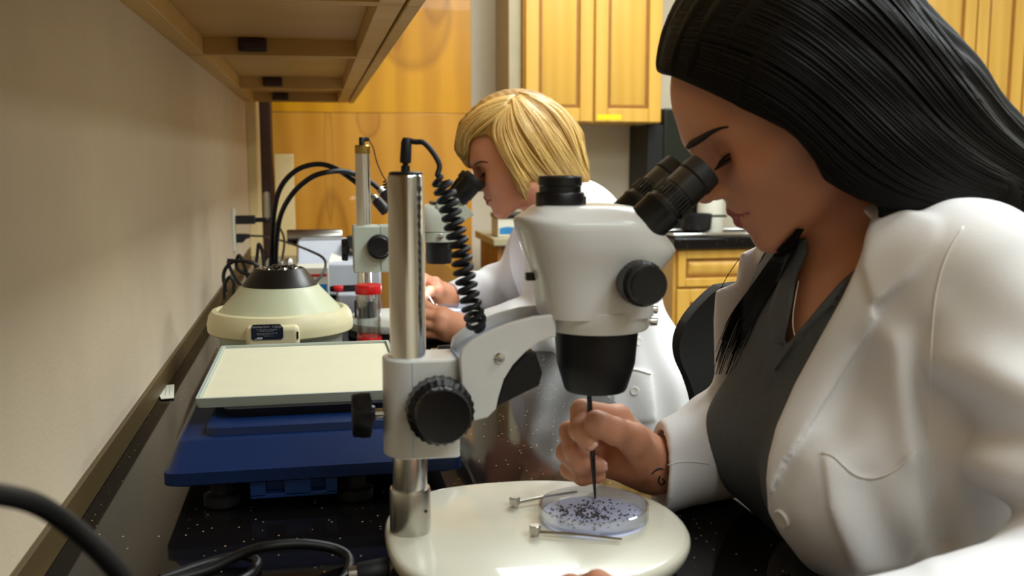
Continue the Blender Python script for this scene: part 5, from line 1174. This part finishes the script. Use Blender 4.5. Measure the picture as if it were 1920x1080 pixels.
V, F = merge([(relax(Vh, Fh, 2), Fh), (relax(Va, Fa, 2, .4), Fa), (relax(Vb, Fb, 2, .4), Fb)])
cen = V[F].mean(1).astype(f4); mi = np.zeros(len(F), int); nh = len(Fh); mi[:nh] = H2.lip(cen[:nh])
body_2 = link_mesh('body', V, F, [M['skin2'], M['lips']], w2, smooth=180, mi=mi)
browmesh(H2, body2, [(889, 309), (896, 305), (905, 303), (915, 305)], [.0012, .002, .0018, .0008], M['brow2'])
for s in (1, -1):
    b = MB(); H2.lashes(b, s); b.build('eyelashes', M['brow'], w2, smooth=180)
sl2n = [(S2n, .062), (S2n*.5+E2n*.5+np.array([.012, -.01, 0]), .058), (E2n, .054), (E2n*.55+W2n*.45, .048), (W2n+(E2n-W2n)*.12, .040)]
sl2f = [(S2f, .068), (E2f, .062), (E2f*.5+W2f*.5, .052), (W2f+(E2f-W2f)*.02, .038)]
COL2 = [(1000, 392), (1035, 350), (1095, 342), (1120, 362), (1105, 400), (1050, 430), (1020, 470), (1000, 520), (985, 480), (985, 440)]
P2 = [(1148, 708), (1180, 690), (1222, 700), (1232, 790), (1150, 800)]
def coat2(P):
    o = torso2(P, .012); o = smin(o, cap(P, nb2+[.025, 0, -.01], Y(1080, 455, 2.12), .064, .085), .03)
    zz_ = np.clip((.98-P[:, 2])*3, 0, 1)
    # skirt of the coat hanging beside the stool
    sk = smax(ell(P, (Y(1165, 780, 2.12)), (.155, .19, .24)), P[:, 2]-.85, .03); sk = smin(sk, cap(P, A(.74, 2.02, .72), A(.76, 1.98, .40), .09, .07), .08); o = smin(o, sk, .06)
    o = o-.0035*np.sin(P[:, 0]*90+P[:, 1]*40+P[:, 2]*14)*zz_
    sh = np.maximum(o, -(o+.008)); sh = smax(sh, -cap(P, nt2, nb2+[-.012, 0, -.0], .05, .058), .004)
    col = smax(np.abs(o-.004)-.004, outline(P, COL2), .004); col = np.maximum(col, P[:, 1]-2.13)
    pk = smax(np.abs(o-.0015)-.003, outline(P, P2), .003); pk = np.maximum(pk, P[:, 1]-2.1)
    d = smin(np.minimum(sh, pk), col, .004)
    for sl, fq in ((sl2n, 1), (sl2f, 1)):
        a = np.asarray(sl[-1][0], f4); ax = np.asarray(sl[-2][0]-sl[-1][0]); ax = (ax/np.linalg.norm(ax)).astype(f4)
        t_ = (P-a) @ ax; s_ = chain(P, sl, .04)-.0045*np.sin(t_*85+P[:, 2]*30)*np.clip((t_-.03)*14, 0, 1)*np.clip((.30-t_)*10, 0, 1)
        s_ = smax(s_, -t_, .005); s_ = np.maximum(s_, -cap(P, a-ax*.03, a+ax*.03, sl[-1][1]-.007)); d = smin(d, s_, .02)
    return d
Vc, Fc = surface(coat2, (.22, 1.76, .34), (.96, 2.46, 1.26), .0045); ct2 = link_mesh('lab_coat', relax(Vc, Fc, 2), Fc, M['coat'], w2, smooth=180)
for px, py in ((1190, 733), (1196, 640)):
    P, hit, D = march(coat2, [px], [py], 1.2, 3)
    if hit[0]: b = MB(); b.lathe(P[0], normal(coat2, P[0]), [(.009, -.003), (.009, .001), (.008, .0022), (.006, .0016), (0, .0014)], 20); b.build('button', M['button'], ct2)
q = cr([(1150, 708), (1180, 692), (1221, 701)], 10); P, hit, D = march(coat2, q[:, 0], q[:, 1], 1.2, 3); b = MB(); b.tube((P-D*.0006)[hit], .0022, 6); b.build('pocket_hem', M['stitch'], ct2, smooth=180)
def hairvol2(P):
    d = ell(P, Y(978, 268, 2.1), (.125, .098, .112), np.array([[.92, 0, -.39], [0, 1, 0], [.39, 0, .92]]))
    d = smin(d, cap(P, Y(1045, 285, 2.1), Y(1068, 318, 2.1), .058, .034), .05)
    d = smin(d, chain(P, [(Y(1080, 316, 2.09), .024), (Y(1092, 336, 2.08), .014)], .02), .025)
    d = smin(d, chain(P, [(Y(925, 225, 2.08), .035), (Y(884, 245, 2.11), .024), (Y(872, 275, 2.125), .019), (Y(878, 300, 2.13), .011)], .02), .03)
    d = smin(d, chain(P, [(Y(955, 290, 2.02), .028), (Y(972, 340, 2.02), .020), (Y(984, 374, 2.025), .006)], .02), .02)
    return d
FACE2 = [(880, 262), (896, 257), (914, 254), (922, 262), (936, 284), (950, 312), (962, 340), (972, 362), (984, 380), (1000, 352), (1012, 348), (1012, 440), (850, 440), (850, 330), (884, 318), (880, 290)]
def hair2(P): return smax(hairvol2(P)+.0006*np.sin(P[:, 0]*330+P[:, 2]*120), -np.maximum(outline(P, FACE2), P[:, 1]-2.12), .004)
Vv, Fv = surface(hair2, Y(978, 268, 2.1)-[.20, .16, .17], Y(978, 268, 2.1)+[.20, .16, .15], .0032); hr2 = link_mesh('hair', relax(Vv, Fv, 2), Fv, M['hair2b'], w2, smooth=180)
g2 = [[(966, 178), (920, 190), (880, 218), (858, 252), (858, 288)],
      [(958, 186), (918, 198), (880, 224), (859, 256), (861, 292)],
      [(950, 194), (915, 206), (880, 232), (862, 262), (866, 296)],
      [(952, 196), (920, 212), (890, 234), (874, 258), (872, 300)],
      [(955, 198), (935, 216), (915, 236), (893, 252), (878, 266)]]
strands('fringe_strands', g2, 420, .0011, hair2, hr2, M['hair2'], 1.5, 2.6, (.001, .006), seg=16)
g3 = [[(945, 204), (928, 228), (922, 252), (945, 300), (968, 345), (985, 380)],
      [(950, 200), (940, 240), (955, 285), (980, 325), (1000, 347)],
      [(955, 196), (952, 235), (972, 285), (1002, 325), (1028, 345)],
      [(960, 192), (972, 230), (1000, 280), (1030, 320), (1052, 340)],
      [(966, 186), (992, 220), (1025, 268), (1052, 312), (1074, 338)],
      [(974, 181), (1015, 210), (1050, 256), (1076, 302), (1095, 338)],
      [(960, 182), (972, 220), (1000, 270), (1036, 315), (1062, 340)],
      [(982, 176), (1030, 198), (1066, 240), (1084, 285), (1100, 332)],
      [(972, 172), (1045, 188), (1082, 232), (1097, 284), (1106, 328)],
      [(988, 174), (1040, 195), (1075, 235), (1090, 280), (1102, 325)]]
strands('hair_strands', g3, 1100, .0012, hair2, hr2, M['hair2'], 1.5, 2.6, (.001, .007), seg=20, wav=.9)
tr2 = lambda P: smin(legs_sd(P, .80, 2.12, .50), ell(P, (.77, 2.12, .62), (.13, .16, .12)), .04)
Vt, Ft = surface(tr2, (.30, 1.84, .03), (1.0, 2.40, .78), .01); link_mesh('trousers', relax(Vt, Ft, 2), Ft, M['trouser'], w2, smooth=180); shoes(w2, .80, 2.12)
stool('black lab stool under the blond woman', .83, 2.12, .50)
t = thing('tweezers', 'bright steel tweezers in the blond woman\'s far hand over the lit dish', 'tweezers', (OX2, 2.15, ZST2))
tp = Y(822, 588, 2.12); tp[2] = max(tp[2], ZST2+.006); up = Y(797, 545, 2.165); dv = (up-tp)/np.linalg.norm(up-tp)
for s in (-1, 1):
    sd = np.array([0, .002*s, 0]); b = MB(); b.tube([tp+sd*.4, tp+dv*.04+sd, tp+dv*.09+sd, tp+dv*.13+sd*.3], [.0006, .0012, .0016, .0016], 6); b.build('arm', M['chrome'], t, smooth=60)
